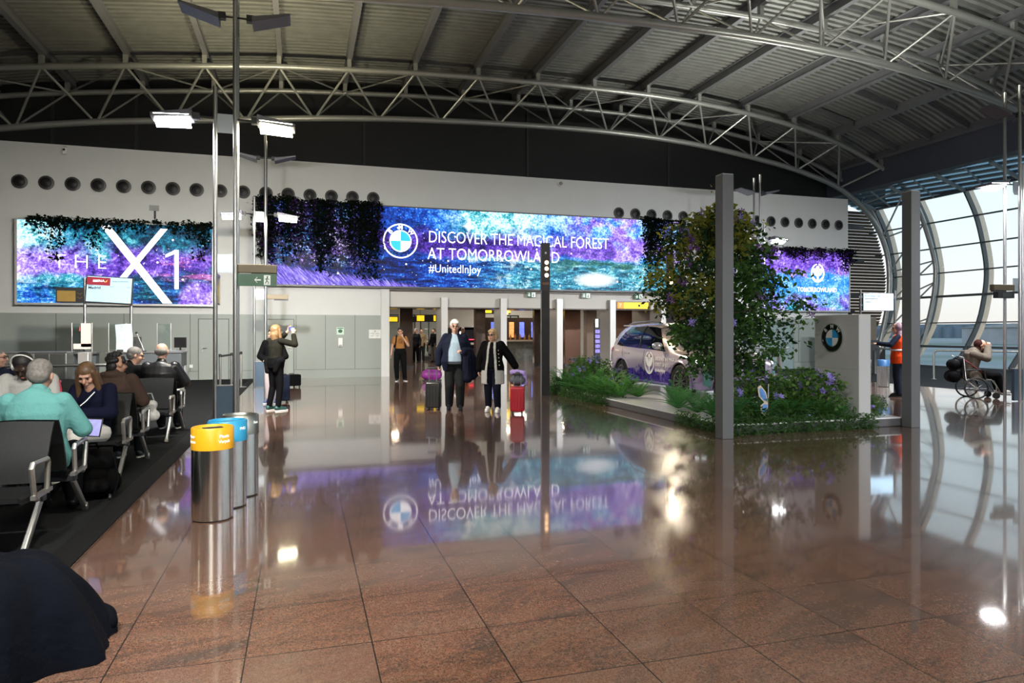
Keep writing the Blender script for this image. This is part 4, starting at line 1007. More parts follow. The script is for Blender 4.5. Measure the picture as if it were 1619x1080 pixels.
def bush(root, W, H, seed, nl, size, fl=0, mats=(0,), light=0.):
    rnd = random.Random(seed); st = MB()
    for k in range(9):
        a = rnd.random()*2*PI; r = W*rnd.uniform(.2, .9); st.tube([(0, 0, 0), (r*.4*math.cos(a), r*.4*math.sin(a), H*.5), (r*math.cos(a), r*math.sin(a), H*rnd.uniform(.7, 1))], [.009, .006, .003], 5)
    st.build('stems', BARK, root, smooth=True)
    pts = []
    while len(pts) < nl:
        p = Vector((rnd.uniform(-1, 1), rnd.uniform(-1, 1), rnd.random())); 
        if p.x*p.x+p.y*p.y+(p.z-.4)**2*1.6 > 1: continue
        pts.append((p.x*W, p.y*W, .05+p.z*H))
    mb = MB(); cut = int(len(pts)*(1-light)); leaf_cloud(mb, pts[:cut], size, rnd, .0, 0, .55); leaf_cloud(mb, pts[cut:], size, rnd, .0, 1, .6)
    mb.build('foliage', [GRN, leafm('bush_light_green', (.13, .25, .05), .35, 3) if 'bush_light_green' not in _mc else _mc['bush_light_green']], root)
    for k in range(fl):
        a = rnd.random()*2*PI; r = W*rnd.uniform(.3, 1.0); c = Vector((r*math.cos(a), r*math.sin(a), H*rnd.uniform(.45, 1.05))); mb = MB()
        for _ in range(3): flower(mb, c+Vector((rnd.gauss(0, .025), rnd.gauss(0, .025), rnd.gauss(0, .025))), .065, rnd, 0, 6)
        mb.build('flower', LIL, root)
ordw = words_n
def place_kind(name, cat, build, spots, fmt, group):
    first = None
    for i, sp in enumerate(spots):
        x, y, s = sp[:3]; z = sp[3] if len(sp) > 3 else .15
        lab = fmt % (ordw[i] if i else ordw[0])
        if first is None:
            first = thing(name, lab, cat, (x, y, z), 0, group); build(first); first.scale = (s,)*3
        else: dup(first, (x, y, z), rnd.random()*6, lab, s)
place_kind('fern', 'fern', lambda r: fern_proto(34, .60, .55, 5, .062).build('fronds', FERN, r),
    [(6.35, 16.4, 1.0), (6.3, 15.7, 1.05), (6.3, 15.05, 1.1), (6.32, 14.4, 1.15), (6.35, 13.8, 1.1), (6.45, 13.3, 1.0), (6.8, 13.15, .85)], '%s fern from the back along the left plinth edge before the car', 'ferns along the left plinth edge')
place_kind('fern', 'fern', lambda r: fern_proto(32, .58, .52, 6, .065).build('fronds', leafm('fern_blue_green', (.075, .24, .075), .35, 4), r),
    [(6.75, 11.5, .9), (6.5, 11.0, .8), (6.45, 10.3, .85), (6.4, 9.7, .8), (6.45, 9.25, .85), (7.0, 9.25, .8), (7.55, 9.2, .75), (8.05, 9.2, .7), (8.35, 9.12, .5)], '%s fern from the left along the front plinth edge by the grey column', 'ferns along the front plinth edge')
place_kind('flowering_bush', 'bush', lambda r: bush(r, .42, .78, 21, 620, .085, 8),
    [(6.75, 16.2, .9), (6.65, 15.5, 1.0), (6.62, 14.8, .95), (6.7, 14.2, .7)], '%s lilac-flowered bush from the back beside the car tail', 'flowering bushes left of the car')
place_kind('flowering_bush', 'bush', lambda r: bush(r, .40, .72, 22, 680, .085, 8, light=.35),
    [(6.8, 9.9, .6), (7.35, 10.0, 1.0), (7.7, 9.6, .9), (8.05, 9.75, 1.05), (8.2, 9.35, 1.0), (9.15, 9.2, .45), (8.2, 10.5, .6)], '%s flowering bush from the left in front of the display pillar', 'flowering bushes on the front of the plinth')
place_kind('strap_leaf_plant', 'plant', lambda r: strap_proto(34, .62, 31).build('leaves', GRN, r),
    [(7.5, 9.25, 1.0), (6.85, 9.2, .8), (6.6, 10.0, .75), (8.0, 9.15, .7)], '%s broad strap-leaved plant counted from the butterfly at the plinth front', 'strap-leaved plants')
place_kind('ornamental_grass', 'grass', lambda r: strap_proto(60, .75, 32, .007).build('blades', STRAW, r),
    [(7.95, 10.3, 1.1), (7.95, 9.75, 1.0), (7.7, 10.8, .9)], '%s tuft of tall thin dark grass before the display pillar', 'tall grass tufts')
mb = MB(); rnd = random.Random(5)
pts = [(6.12+rnd.gauss(0, .07), rnd.uniform(13.2, 16.8), rnd.random()**1.6*.24+.01) for _ in range(2600)]+[(rnd.uniform(6.1, 8.9), 8.93+rnd.gauss(0, .06), rnd.random()**1.6*.24+.01) for _ in range(2600)]+[(rnd.uniform(6.1, 6.62), rnd.uniform(13.25, 16.8), .15+rnd.random()**1.4*.26) for _ in range(2600)]+[(rnd.uniform(6.2, 8.6), rnd.uniform(8.95, 9.28), .15+rnd.random()**1.5*.2) for _ in range(1700)]+[(6.12+rnd.gauss(0, .05), rnd.uniform(8.9, 10.4), rnd.random()**1.6*.22+.01) for _ in range(900)]
leaf_cloud(mb, pts, .075, rnd, .7, 0, .3)
tag(mb.build('trailing_moss', [leafm('moss_green', (.05, .12, .03), .4, 4)]), 'trailing moss and fine greenery spilling over the plinth edges', 'moss', kind='stuff')
# butterflies: painted cut-outs on sticks
BW = M('butterfly_cream', (.62, .52, .42), .5, 0, .1, 5); BL = M('butterfly_blue', (.10, .26, .62), .45, 0, .4, 16)
def butterfly(lab, loc, rz, s):
    t = thing('butterfly_cutout', lab, 'ornament', loc, rz)
    MB().tube([(0, 0, 0), (0, 0, .30*s)], .006, 6).build('stick', STEEL, t)
    for q, tilt in ((1, .5), (-1, 1.2)):
        up = [(0, .30), (.07*q, .52), (.22*q, .66), (.30*q, .62), (.27*q, .45), (.12*q, .32)]; lo = [(0, .30), (.12*q, .32), (.22*q, .26), (.20*q, .12), (.10*q, .06), (.02*q, .2)]
        for nm, pl in (('upper_wing', up), ('lower_wing', lo)):
            o = MB().prism([(a*s, b*s) for a, b in pl], -.004, .004, 'y').build(nm, BW, t); o.rotation_euler = (0, 0, q*tilt*.4)
            cx_ = sum(a for a, b in pl)/len(pl); cz_ = sum(b for a, b in pl)/len(pl)
            MB().prism([((cx_+(a-cx_)*.72)*s, (cz_+(b-cz_)*.72)*s) for a, b in pl], -.007, .007, 'y').build('blue_marking', BL, o)
    MB().ball((0, -.006, .30*s), (.014*s, .014*s, .11*s), 8).build('body', BLACK, t, smooth=True)
butterfly('larger blue and cream butterfly cut-out among the ferns at the plinth front', (6.95, 9.08, .2), .7, .8)
butterfly('smaller blue butterfly cut-out behind the strap-leaved plant', (7.75, 9.9, .35), 1.2, .75)
# lamps of the spot towers and the display
def aim(o, tgt): o.rotation_euler = (Vector(tgt)-o.location).to_track_quat('-Z', 'Y').to_euler()
for (x, y, tg, en) in ((5.72, 15.7, (7.0, 12.3, .3), 520), (9.85, 16.95, (7.1, 10.8, 2.3), 420)):
    o = light('display_spot', 'SPOT', (x, y, 3.2), en, (1, .84, .60), spot_size=math.radians(44), spot_blend=.6, shadow_soft_size=.06); aim(o, tg)
# ================================================================ PEOPLE
SKIN = {'fair': M('skin_fair', (.50, .29, .21), .5, 0, .08, 14, sub=.08), 'tan': M('skin_tan', (.40, .22, .145), .5, 0, .08, 14, sub=.08), 'dark': M('skin_dark', (.035, .02, .014), .45, 0, .1, 14)}
LIP = M('lip_rose', (.33, .11, .095), .45, 0, .06, 9); EYE = M('dark_eye', (.02, .014, .01), .2, 0, .05, 9); BROW = M('brow_brown', (.09, .055, .035), .8, 0, .1, 9)
def cloth(name, col, var=.14, rough=.85): return M(name, tuple(c*.62 for c in col), rough, 0, var, 3, bump=.55, bd=.018, spec=.09)
STAND = dict(pelvis=(0, 0, .95), waist=(0, .0, 1.10), chest=(0, 0, 1.30), neck=(0, -.01, 1.46), head=(0, .03, 1.61),
    sl=(-.168, -.005, 1.405), sr=(.168, -.005, 1.405), el=(-.24, -.02, 1.14), er=(.24, -.02, 1.14), wl=(-.25, .08, .89), wr=(.25, .08, .89),
    hl=(-.09, 0, .93), hr=(.09, 0, .93), kl=(-.10, .02, .50), kr=(.10, .02, .50), al=(-.10, -.02, .085), ar=(.10, -.02, .085), tl=(-.12, .13, .035), tr=(.12, .13, .035))
SIT = dict(pelvis=(0, 0, .53), waist=(0, -.04, .69), chest=(0, -.04, .90), neck=(0, -.01, 1.05), head=(0, .03, 1.20),
    sl=(-.172, -.03, .99), sr=(.172, -.03, .99), el=(-.24, .06, .76), er=(.24, .06, .76), wl=(-.13, .27, .70), wr=(.13, .27, .70),
    hl=(-.09, .03, .51), hr=(.09, .03, .51), kl=(-.12, .45, .52), kr=(.12, .45, .52), al=(-.12, .46, .085), ar=(.12, .46, .085), tl=(-.13, .61, .035), tr=(.13, .61, .035))
def rings(mb, rs, n=18):
    """closed loft of ellipses: (centre, half width, half depth, side vector, front vector)"""
    rows = []
    for c, a, b, s, f in rs: rows.append([Vector(c)+Vector(s)*a*math.cos(2*PI*k/n)+Vector(f)*b*math.sin(2*PI*k/n) for k in range(n)])
    m0 = len(rows); mb.grid(rows, closed_u=True); mb.add(rows[0], [tuple(range(n-1, -1, -1))]); mb.add(rows[-1], [tuple(range(n))])
def fix(o, vox, it=4, smooth=.5):
    bm = bmesh.new(); bm.from_mesh(o.data); bmesh.ops.remove_doubles(bm, verts=bm.verts, dist=1e-5); bmesh.ops.recalc_face_normals(bm, faces=bm.faces); bm.to_mesh(o.data); bm.free()
    r = o.modifiers.new('r', 'REMESH'); r.mode = 'VOXEL'; r.voxel_size = vox
    s = o.modifiers.new('s', 'SMOOTH'); s.iterations = it; s.factor = smooth
    evaluated(o); o.data.shade_smooth(); return o
class Person:
    def __init__(s, label, loc, rz, base, over=None, scale=1., skin='fair', head=(0, 0, 0), vox=.009, girth=1., hands=None, face=True, name='person', group=None):
        s.t = thing(name, label, 'person', loc, rz, group); s.k = scale; s.vox = vox; s.g = girth; s.sk = SKIN[skin]
        J = dict(base); J.update(over or {}); s.J = J = {k: Vector(v)*scale for k, v in J.items()}
        s.R = Euler((math.radians(-head[1]), math.radians(head[2]), math.radians(head[0])), 'XYZ').to_matrix()   # yaw to own left +, pitch down +
        s.R = Matrix.Rotation(math.radians(head[0]), 3, 'Z') @ Matrix.Rotation(math.radians(-head[1]), 3, 'X') @ Matrix.Rotation(math.radians(head[2]), 3, 'Y')
        mb = MB(); s.torso(mb, 0); k = scale
        mb.cap(J['neck']-Vector((0, 0, .05*k)), J['head']-Vector((0, .01, .05))*k, .058*k, .052*k)
        for q in 'lr':
            mb.cap(J['s'+q], J['e'+q], .052*k, .042*k).cap(J['e'+q], J['w'+q], .042*k, .028*k)
            mb.cap(J['h'+q], J['k'+q], .088*k, .058*k).cap(J['k'+q], J['a'+q], .058*k, .038*k)
            mb.cap(J['a'+q], J['t'+q], .042*k, .034*k)
            hd = (hands or {}).get(q, {}); s.hand(mb, q, hd)
        H = MB()
        H.ball((0, -.012, .028), (.077, .095, .088), 16).ball((0, .022, -.035), (.060, .068, .082), 14).ball((0, .058, -.096), (.028, .024, .022), 10)
        H.cap((0, .088, .012), (0, .108, -.022), .010, .0155, 8).cap((-.034, .078, .030), (.034, .078, .030), .014, .014, 8).ball((0, .082, -.062), (.026, .016, .013), 10)
        for q in (-1, 1): H.ball((q*.077, -.008, -.008), (.012, .022, .033), 8).ball((q*.038, .062, -.03), (.026, .026, .026), 8)
        s.headmesh(mb, H)
        b = mb.build('body', s.sk, s.t); fix(b, vox, 4)
        if face:
            for q in (-1, 1):
                s.inhead(MB().ball((q*.031, .0815, .008), (.012, .008, .007), 10), 'eye', EYE)
                s.inhead(MB().cap((q*.018, .093, .031), (q*.046, .084, .030), .004, .003, 6), 'eyebrow', BROW)
            s.inhead(MB().ball((0, .0945, -.062), (.021, .006, .007), 10), 'mouth', LIP)
    def inhead(s, mb, name, mat, smooth=True):
        s.headmesh(None, mb); return mb.build(name, mat, s.t, smooth=smooth)
    def headmesh(s, tgt, H):
        c = s.J['head']; v = [tuple(c+s.R @ (Vector(p)*s.k*1.07)) for p in H.v]
        if tgt is None: H.v = v
        else: tgt.add(v, H.f)
    def axes(s, a, b):
        side = (Vector(b)-Vector(a)); side.normalize(); return side
    def torso(s, mb, inf, hem=0., flare=0., belly=0.):
        J, k, g = s.J, s.k, s.g
        sh = s.axes(J['sl'], J['sr']); hp = s.axes(J['hl'], J['hr'])
        def fr(side, a, b):
            up = (Vector(b)-Vector(a)).normalized(); f = up.cross(side); return f.normalized()
        sc = (J['sl']+J['sr'])/2
        P = [(J['pelvis']+(J['pelvis']-J['waist']).normalized()*(.07*k+hem), .155, .105, hp), (J['pelvis'], .165, .115, hp), (J['waist'], .140, .10, hp), (J['chest'], .168, .115, sh), (sc-Vector((0, 0, .012)), .150, .085, sh), (sc*.45+J['neck']*.55, .105, .068, sh), (J['neck'], .058, .055, sh)]
        cs = [p[0] for p in P]; out = []
        for i, (c, a, b, sd) in enumerate(P):
            lo, hi = cs[max(i-1, 0)], cs[min(i+1, 6)]
            if i == 0: lo, hi = cs[0], cs[1]
            f = fr(sd, lo, hi); w_ = flare if i == 0 else flare*.5 if i == 1 else 0
            bl = belly*(1 if i in (1, 2) else .5 if i == 3 else 0)
            out.append((Vector(c)+f*bl*.5, (a*g)*k+inf+w_+bl*.5, (b*g)*k+inf+w_*.8+bl*.8, sd, f))
        rings(mb, out)
    def hand(s, mb, q, o):
        J, k = s.J, s.k; w_ = J['w'+q]
        d = Vector(o.get('dir', (w_-J['e'+q]))).normalized()
        n = Vector(o.get('palm', (0, .3, -1) if abs(d.z) < .7 else ((-1, .2, 0) if q == 'r' else (1, .2, 0)))); n = (n-d*n.dot(d)).normalized()
        a = d.cross(n)*(1 if q == 'l' else -1)         # towards the thumb side
        cu = math.radians(o.get('curl', 25))
        for i, (off, L) in enumerate(((.028, .072), (.010, .080), (-.009, .074), (-.027, .058))):
            kn = w_+d*.082*k+a*off*k; mb.cap(w_+a*off*.5*k, kn, .015*k, .0125*k, 8)
            p = kn; ang = 0
            for f, r0, r1 in ((.45, .0095, .0088), (.32, .0088, .0080), (.25, .0080, .0068)):
                ang += cu*(1 if f > .4 else 1.1); dd = d*math.cos(ang)+n*math.sin(ang)+a*off*.8
                e_ = p+dd.normalized()*L*f*k; mb.cap(p, e_, r0*k, r1*k, 8); p = e_
        b = w_+d*.025*k+a*.022*k; t1 = b+(d*.6+a*.7+n*.35).normalized()*.042*k; t2 = t1+(d*.85+a*.2+n*.45).normalized()*.034*k
        mb.cap(b, t1, .0135*k, .0108*k, 8).cap(t1, t2, .0105*k, .0085*k, 8)
    def limb(s, mb, kind, inf, q, end=1., start=0.):
        J, k = s.J, s.k
        a, b, r0, r1 = {'uarm': ('s', 'e', .049, .046), 'farm': ('e', 'w', .046, .034), 'thigh': ('h', 'k', .092, .064), 'calf': ('k', 'a', .064, .046)}[kind]
        A, B = J[a+q], J[b+q]; mb.cap(A+(B-A)*start, A+(B-A)*end, r0*k+inf, (r0+(r1-r0)*end)*k+inf)
    def garment(s, name, mat, parts, inf=.012, hem=0., flare=0., belly=0., cut=None, thick=.006, vox=None, extra=None):
        """parts: torso, uarm, farm, thigh, calf, neck, with optional end fraction"""
        mb = MB()
        for p in parts:
            p, e_ = (p, 1.) if isinstance(p, str) else p
            if p == 'torso': s.torso(mb, inf, hem, flare, belly)
            elif p == 'neck': mb.cap(s.J['neck']-Vector((0, 0, .03)), s.J['neck']+Vector((0, .0, .008)), .064*s.k+inf*.6, .058*s.k+inf*.6)
            elif p == 'pelvis':
                J = s.J; side = s.axes(J['hl'], J['hr']); up = (J['waist']-J['pelvis']).normalized(); f = up.cross(side).normalized()
                rings(mb, [(J['pelvis']-up*.09*s.k, .15*s.k*s.g+inf, .10*s.k*s.g+inf, side, f), (J['pelvis'], .165*s.k*s.g+inf+belly*.5, .115*s.k*s.g+inf+belly*.6, side, f), (J['waist']-up*.03*s.k, .145*s.k*s.g+inf+belly*.5, .10*s.k*s.g+inf+belly*.7, side, f)])
            else:
                for q in 'lr': s.limb(mb, p, inf, q, e_)
        if extra: extra(mb, s)
        o = mb.build(name, mat, s.t); fix(o, vox or (.008 if cut else max(s.vox, .011)), 4)
        if cut:
            bm = bmesh.new(); bm.from_mesh(o.data)
            bmesh.ops.delete(bm, geom=[f for f in bm.faces if cut(f.calc_center_median(), f.normal)], context='FACES'); bm.to_mesh(o.data); bm.free()
            m = o.modifiers.new('s', 'SOLIDIFY'); m.thickness = thick; m.offset = 1; evaluated(o); o.data.shade_smooth()
        return o
    def shoes(s, mat, sole=WHITE, inf=.012):
        J, k = s.J, s.k
        for q in 'lr':
            a, t = J['a'+q], J['t'+q]; d = (t-a); d.z = 0; d.normalize(); up = Vector((0, 0, 1))
            mb = MB().cap(a-d*.035*k-up*.02*k, t+up*.006, .046*k, .040*k).cap(a+up*.03*k, a+d*.07*k-up*.02*k, .044*k, .040*k)
            o = mb.build('shoe', mat, s.t); fix(o, .010, 3)
            z0 = min(v.co.z for v in o.data.vertices)
            for v in o.data.vertices: v.co.z = max(v.co.z, z0+.012)
            pts = MB(); c = (a+t)/2; sd = Vector((-d.y, d.x, 0)); ring = []
            for w_ in np.linspace(0, 2*PI, 21)[:-1]: ring.append((c+d*math.cos(w_)*.145*k+sd*math.sin(w_)*.045*k).to_2d())
            pts.prism([tuple(p) for p in ring], max(z0, .001) if z0 > -.02 else .001, max(z0, .0)+.02, 'z').build('sole', sole, o)
    def hair(s, mat, style='short', col=None):
        H = MB()
        if style == 'short': H.ball((0, -.022, .042), (.085, .098, .086), 16).ball((0, -.05, .0), (.079, .066, .075), 14)
        elif style == 'fringe': H.ball((0, -.015, .045), (.088, .103, .088), 16).ball((0, -.05, -.0), (.084, .07, .085), 14).cap((-.05, .065, .075), (.05, .065, .075), .022, .022)
        elif style == 'sides': H.ball((0, -.045, -.005), (.085, .072, .062), 16).ball((-.05, -.01, .0), (.033, .06, .045), 10).ball((.05, -.01, .0), (.033, .06, .045), 10)
        elif style == 'bob': H.ball((0, -.02, .045), (.095, .105, .090), 16).ball((0, -.055, -.02), (.098, .075, .10), 14).cap((-.078, .0, .02), (-.075, .0, -.08), .026, .022).cap((.078, .0, .02), (.075, .0, -.08), .026, .022).cap((-.06, .065, .075), (.04, .07, .08), .022, .02)
        elif style == 'shoulder': H.ball((0, -.02, .045), (.092, .103, .088), 16).ball((0, -.06, -.04), (.092, .07, .12), 14).cap((0, -.065, -.05), (0, -.085, -.20), .085, .06).cap((-.076, -.01, .03), (-.088, -.02, -.16), .03, .026).cap((.076, -.01, .03), (.088, -.02, -.16), .03, .026)
        elif style == 'long':
            H.ball((0, -.018, .044), (.086, .100, .086), 16).ball((0, -.055, -.04), (.082, .06, .12), 14).cap((0, -.07, -.06), (0, -.09, -.26), .07, .05)
            for q in (-1, 1): H.cap((q*.070, .02, .05), (q*.088, .035, -.10), .024, .03).cap((q*.088, .035, -.10), (q*.105, .075, -.30), .03, .022).cap((q*.075, -.02, .0), (q*.10, .0, -.24), .035, .03)
        elif style == 'curly':
            for _ in range(46):
                a, b = rnd.random()*2*PI, rnd.uniform(-.25, 1.4); p = (.078*math.cos(a)*math.cos(b), -.02+.092*math.sin(a)*math.cos(b), .035+.085*math.sin(b))
                if p[1] > .045 and p[2] < .06: continue
                H.ball(p, .024, 6)
            H.ball((0, -.03, .03), (.075, .085, .08), 12).ball((0, -.06, -.03), (.07, .05, .07), 10)
        s.headmesh(None, H); o = H.build('hair', mat, s.t); fix(o, .008, 2)
        # keep the face clear
        inv = s.R.inverted(); bm = bmesh.new(); bm.from_mesh(o.data)
        def face(p):
            l = inv @ (p-s.J['head'])/s.k
            return l.y > .045 and l.z < .058 and abs(l.x) < .062
        bmesh.ops.delete(bm, geom=[f for f in bm.faces if face(f.calc_center_median())], context='FACES'); bm.to_mesh(o.data); bm.free()
        return o
    def glasses(s, mat=BLACK, tint=False):
        H = MB()
        for q in (-1, 1):
            H.tube([(q*.033+.024*math.cos(a), .098, .008+.019*math.sin(a)) for a in np.linspace(0, 2*PI, 13)[:-1]], .003, 5, closed=True).tube([(q*.057, .096, .012), (q*.082, .0, .012)], .003, 5)
        H.tube([(-.010, .1, .012), (.010, .1, .012)], .003, 5)
        s.headmesh(None, H); g = H.build('glasses', mat, s.t)
        if tint:
            L_ = MB(); 
            for q in (-1, 1): L_.ball((q*.033, .098, .008), (.024, .003, .019), 10)
            s.headmesh(None, L_); L_.build('lens', BLACK, g)
HB = M('hair_dark_brown', (.018, .012, .009), .6, 0, .3, 30); HBL = M('hair_blonde', (.20, .115, .05), .55, 0, .3, 30); HW = M('hair_white', (.62, .60, .57), .7, 0, .12, 30); HG = M('hair_grey', (.15, .14, .13), .7, 0, .3, 40); HBR = M('hair_long_brown', (.10, .055, .026), .5, 0, .35, 30); HK = M('hair_black', (.008, .007, .007), .6, 0, .3, 30); HLB = M('hair_light_blonde', (.40, .28, .15), .6, 0, .25, 30)
NAVY = cloth('navy_cloth', (.012, .016, .035)); BLK = cloth('black_cloth', (.004, .004, .005)); CHAR = cloth('charcoal_cloth', (.020, .022, .024)); OLV = cloth('dark_olive_cloth', (.018, .018, .013)); SKY = cloth('pale_blue_shirt', (.44, .58, .70), .06); WHT = cloth('white_cloth', (.62, .62, .60), .06)
BSHOE = M('black_shoe', (.006, .006, .007), .4, 0, .1, 8, spec=.2)
# ---- woman taking a photo
p = Person('woman in dark jacket and leggings photographing the screens with raised phone', (-.50, 14.25, 0), math.radians(-50), STAND,
    dict(er=(.34, .20, 1.33), wr=(.16, .30, 1.56), el=(-.27, .22, 1.34), wl=(-.04, .33, 1.60), head=(0, .02, 1.60), kl=(-.12, .03, .5), al=(-.14, -.05, .085), tl=(-.17, .10, .035)), .98, 'fair', (10, -14, 0), hands=dict(r=dict(dir=(-.35, .1, 1), palm=(-.6, .5, 0), curl=35), l=dict(dir=(.2, .1, 1), palm=(.7, .4, 0), curl=35)))
p.garment('jacket', OLV, ['torso', 'uarm', ('farm', .78), 'neck'], .016, hem=-.02)
p.garment('leggings', BLK, ['pelvis', 'thigh', ('calf', .93)], .008)
p.garment('tied_jacket', BLK, ['pelvis'], .035, extra=lambda mb, s: mb.cap((-.19, -.02, 1.0), (.19, -.02, 1.0), .08, .08).cap((-.17, -.06, .98), (-.12, -.10, .78), .07, .05).cap((.17, -.06, .98), (.12, -.1, .8), .07, .05))
p.shoes(M('teal_black_shoe', (.01, .05, .045), .5, 0, .5, 14)); p.hair(HBL, 'shoulder')
ph = thing('phone', 'dark phone held up by the woman taking a photo', 'phone', (-.50, 14.25, 0), math.radians(-50))
MB().obox((.06, .335, 1.62), (.075, .0, .0), (0, .004, 0), (0, 0, .037)).build('case', BLACK, ph, bevel=.004); MB().obox((.06, .330, 1.62), (.070, .0, .0), (0, .001, 0), (0, 0, .033)).build('display', M('phone_screen', (.05, .10, .35), .2, 0, .3, 20, estr=.6), ph)
# ---- person close behind her
p = Person('person in black standing behind the photographing woman, mostly hidden', (-.62, 15.75, 0), math.radians(160), STAND, dict(el=(-.30, -.02, 1.10), er=(.30, -.02, 1.10), wl=(-.12, .15, 1.02), wr=(.12, .15, 1.02)), .93, 'fair', (0, 5, 0), vox=.011, face=True)
p.garment('hooded_top', BLK, ['torso', 'uarm', ('farm', .95), 'neck'], .03); p.garment('trousers', M('pale_trousers', (.30, .26, .27), .8, 0, .1, 6), ['pelvis', 'thigh', ('calf', .95)], .014); p.shoes(M('blue_trainer', (.05, .07, .16), .5), WHITE); p.hair(HB, 'short')
# ---- walking man
p = Person('elderly white-haired man in open navy blazer and pale blue shirt walking with a case', (2.87, 13.25, 0), math.radians(168), STAND,
    dict(el=(-.27, -.02, 1.15), wl=(-.16, .22, 1.14), er=(.29, -.06, 1.15), wr=(.31, -.10, .87), kl=(-.10, .10, .50), al=(-.10, -.02, .10), tl=(-.11, .13, .035), kr=(.10, .02, .49), ar=(.11, -.14, .10), tr=(.12, .01, .035)), 1.03, 'fair', (0, 6, 0), girth=1.12,
    hands=dict(l=dict(dir=(.65, .45, .15), palm=(0, -.4, -1), curl=28), r=dict(dir=(0, .0, -1), palm=(-1, .2, 0), curl=60)))
p.garment('shirt', SKY, ['torso', 'neck'], .010, belly=.085)
p.garment('blazer', NAVY, ['torso', 'uarm', ('farm', .88)], .028, hem=.11, flare=.02, belly=.085, cut=lambda c, n: c.y > .03 and abs(c.x-.01) < .045+.085*min(1, max(0, (1.52-c.z)/.35)) and c.z < 1.56)
p.garment('trousers', CHAR, ['pelvis', 'thigh', ('calf', .97)], .030, belly=.04); p.shoes(BSHOE, BLACK); p.hair(HW, 'fringe'); p.glasses(M('thin_metal_frame', (.25, .2, .18), .3, .8))
def lumpy(name, mat, parent, blobs, vox=.014, it=4):
    mb = MB()
    for b in blobs:
        if len(b) == 4: mb.cap(*b)
        else: mb.ball(b[0], b[1], 12)
    o = mb.build(name, mat, parent); return fix(o, vox, it)
t = thing('draped_coat', 'dark navy coat hanging over the forearm of the walking man', 'coat', (2.87, 13.25, 0), math.radians(168))
lumpy('coat_body', cloth('dark_navy_coat', (.010, .012, .028)), t, [((-.28, .05, 1.17), (-.17, .25, 1.15), .085, .075), ((-.30, .08, 1.12), (-.34, .10, .72), .085, .11), ((-.24, .20, 1.1), (-.25, .24, .66), .08, .10), ((-.36, .0, 1.05), (-.42, .04, .74), .06, .07), ((-.19, .24, 1.1), (-.20, .26, .80), .05, .06)])
mb = MB()
for k in range(5): mb.tube([(-.24-.03*k, .30-.045*k, 1.08), (-.25-.035*k, .335-.05*k, .75)], [.012, .018], 6)
mb.build('fold', cloth('dark_navy_coat', (.010, .012, .028)), t, smooth=True)
# ---- suitcases
def suitcase(lab, loc, rz, w_, d_, h_, mat, handle=.0, hmat=None, name='suitcase', ribs=True, soft=False):
    t = thing(name, lab, 'suitcase', loc, rz)
    MB().box((-w_/2, -d_/2, .045), (w_/2, d_/2, h_)).build('shell', mat, t, bevel=.035, seg=3)
    if ribs:
        mb = MB()
        for k in range(5): mb.box((-w_/2+w_*(k+.6)/5.2-.008, -d_/2-.006, .1), (-w_/2+w_*(k+.6)/5.2+.008, d_/2+.006, h_-.06))
        mb.build('rib', mat, t, bevel=.004)
    MB().box((-w_/2-.003, -.006, .06), (w_/2+.003, .006, h_+.003)).build('zip', BLACK, t)
    for a in (-1, 1):
        for b in (-1, 1): MB().lathe([(.0, -.012), (.024, -.012), (.024, .012), (0, .012)], 14, (a*(w_/2-.05), b*(d_/2-.03), .024), axis='x').box((a*(w_/2-.05)-.015, b*(d_/2-.03)-.015, .028), (a*(w_/2-.05)+.015, b*(d_/2-.03)+.015, .07)).build('wheel', BLACK, t)
    MB().tube([(-.07, 0, h_-.005), (-.06, 0, h_+.025), (.06, 0, h_+.025), (.07, 0, h_-.005)], .011, 8).build('top_handle', BLACK, t, smooth=True)
    if handle:
        o = MB().tube([(-w_*.25, d_*.3, h_-.05), (-w_*.25, d_*.3, h_+handle)], .010, 8).tube([(w_*.25, d_*.3, h_-.05), (w_*.25, d_*.3, h_+handle)], .010, 8).build('pull_rod', STEEL, t, smooth=True)
        MB().box((-w_*.25-.025, d_*.3-.018, h_+handle), (w_*.25+.025, d_*.3+.018, h_+handle+.03)).build('grip', hmat or BLACK, o, bevel=.01)
    return t
suitcase('black wheeled cabin case pulled by the elderly man', (2.50, 13.55, 0), math.radians(160), .30, .24, .56, M('black_case', (.012, .012, .012), .35, 0, .15, 12), .26)
suitcase('red hard-shell suitcase pulled by the blonde walking woman', (3.90, 12.42, 0), math.radians(160), .27, .24, .52, M('red_case', (.35, .012, .025), .3, 0, .1, 6), .22)
t = thing('shoulder_bag', 'lilac and grey bag sitting on top of the red suitcase', 'bag', (3.90, 12.42, .545), math.radians(160))
lumpy('bag_body', M('grey_bag_cloth', (.08, .085, .11), .8, 0, .15, 8), t, [((-.07, 0, .09), (.07, 0, .09), .085, .085), ((0, 0, .15), (0, 0, .20), .08, .06)])
lumpy('scarf', M('lilac_scarf', (.36, .26, .60), .8, 0, .12, 8), t, [((-.10, -.05, .22), (.10, -.04, .24), .06, .055), ((-.12, -.06, .22), (-.15, -.05, .02), .045, .035), ((.02, -.07, .25), (.0, -.09, .14), .05, .04)])
t = thing('holdall', 'magenta and purple holdall on the floor behind the walking man', 'bag', (3.95, 21.7, 0), .2)
lumpy('bag_body', M('magenta_purple_bag', (.20, .02, .20), .5, 0, .6, 5), t, [((-.17, 0, .19), (.17, 0, .19), .17, .17), ((-.14, .0, .11), (.14, 0, .11), .12, .12)]); MB().tube([(-.13, 0, .34), (-.05, .02, .46), (.07, .02, .46), (.15, 0, .34)], .012, 6).build('strap', BLACK, t, smooth=True); MB().box((-.29, -.1, .0), (.29, .1, .03)).build('base', BLACK, t)
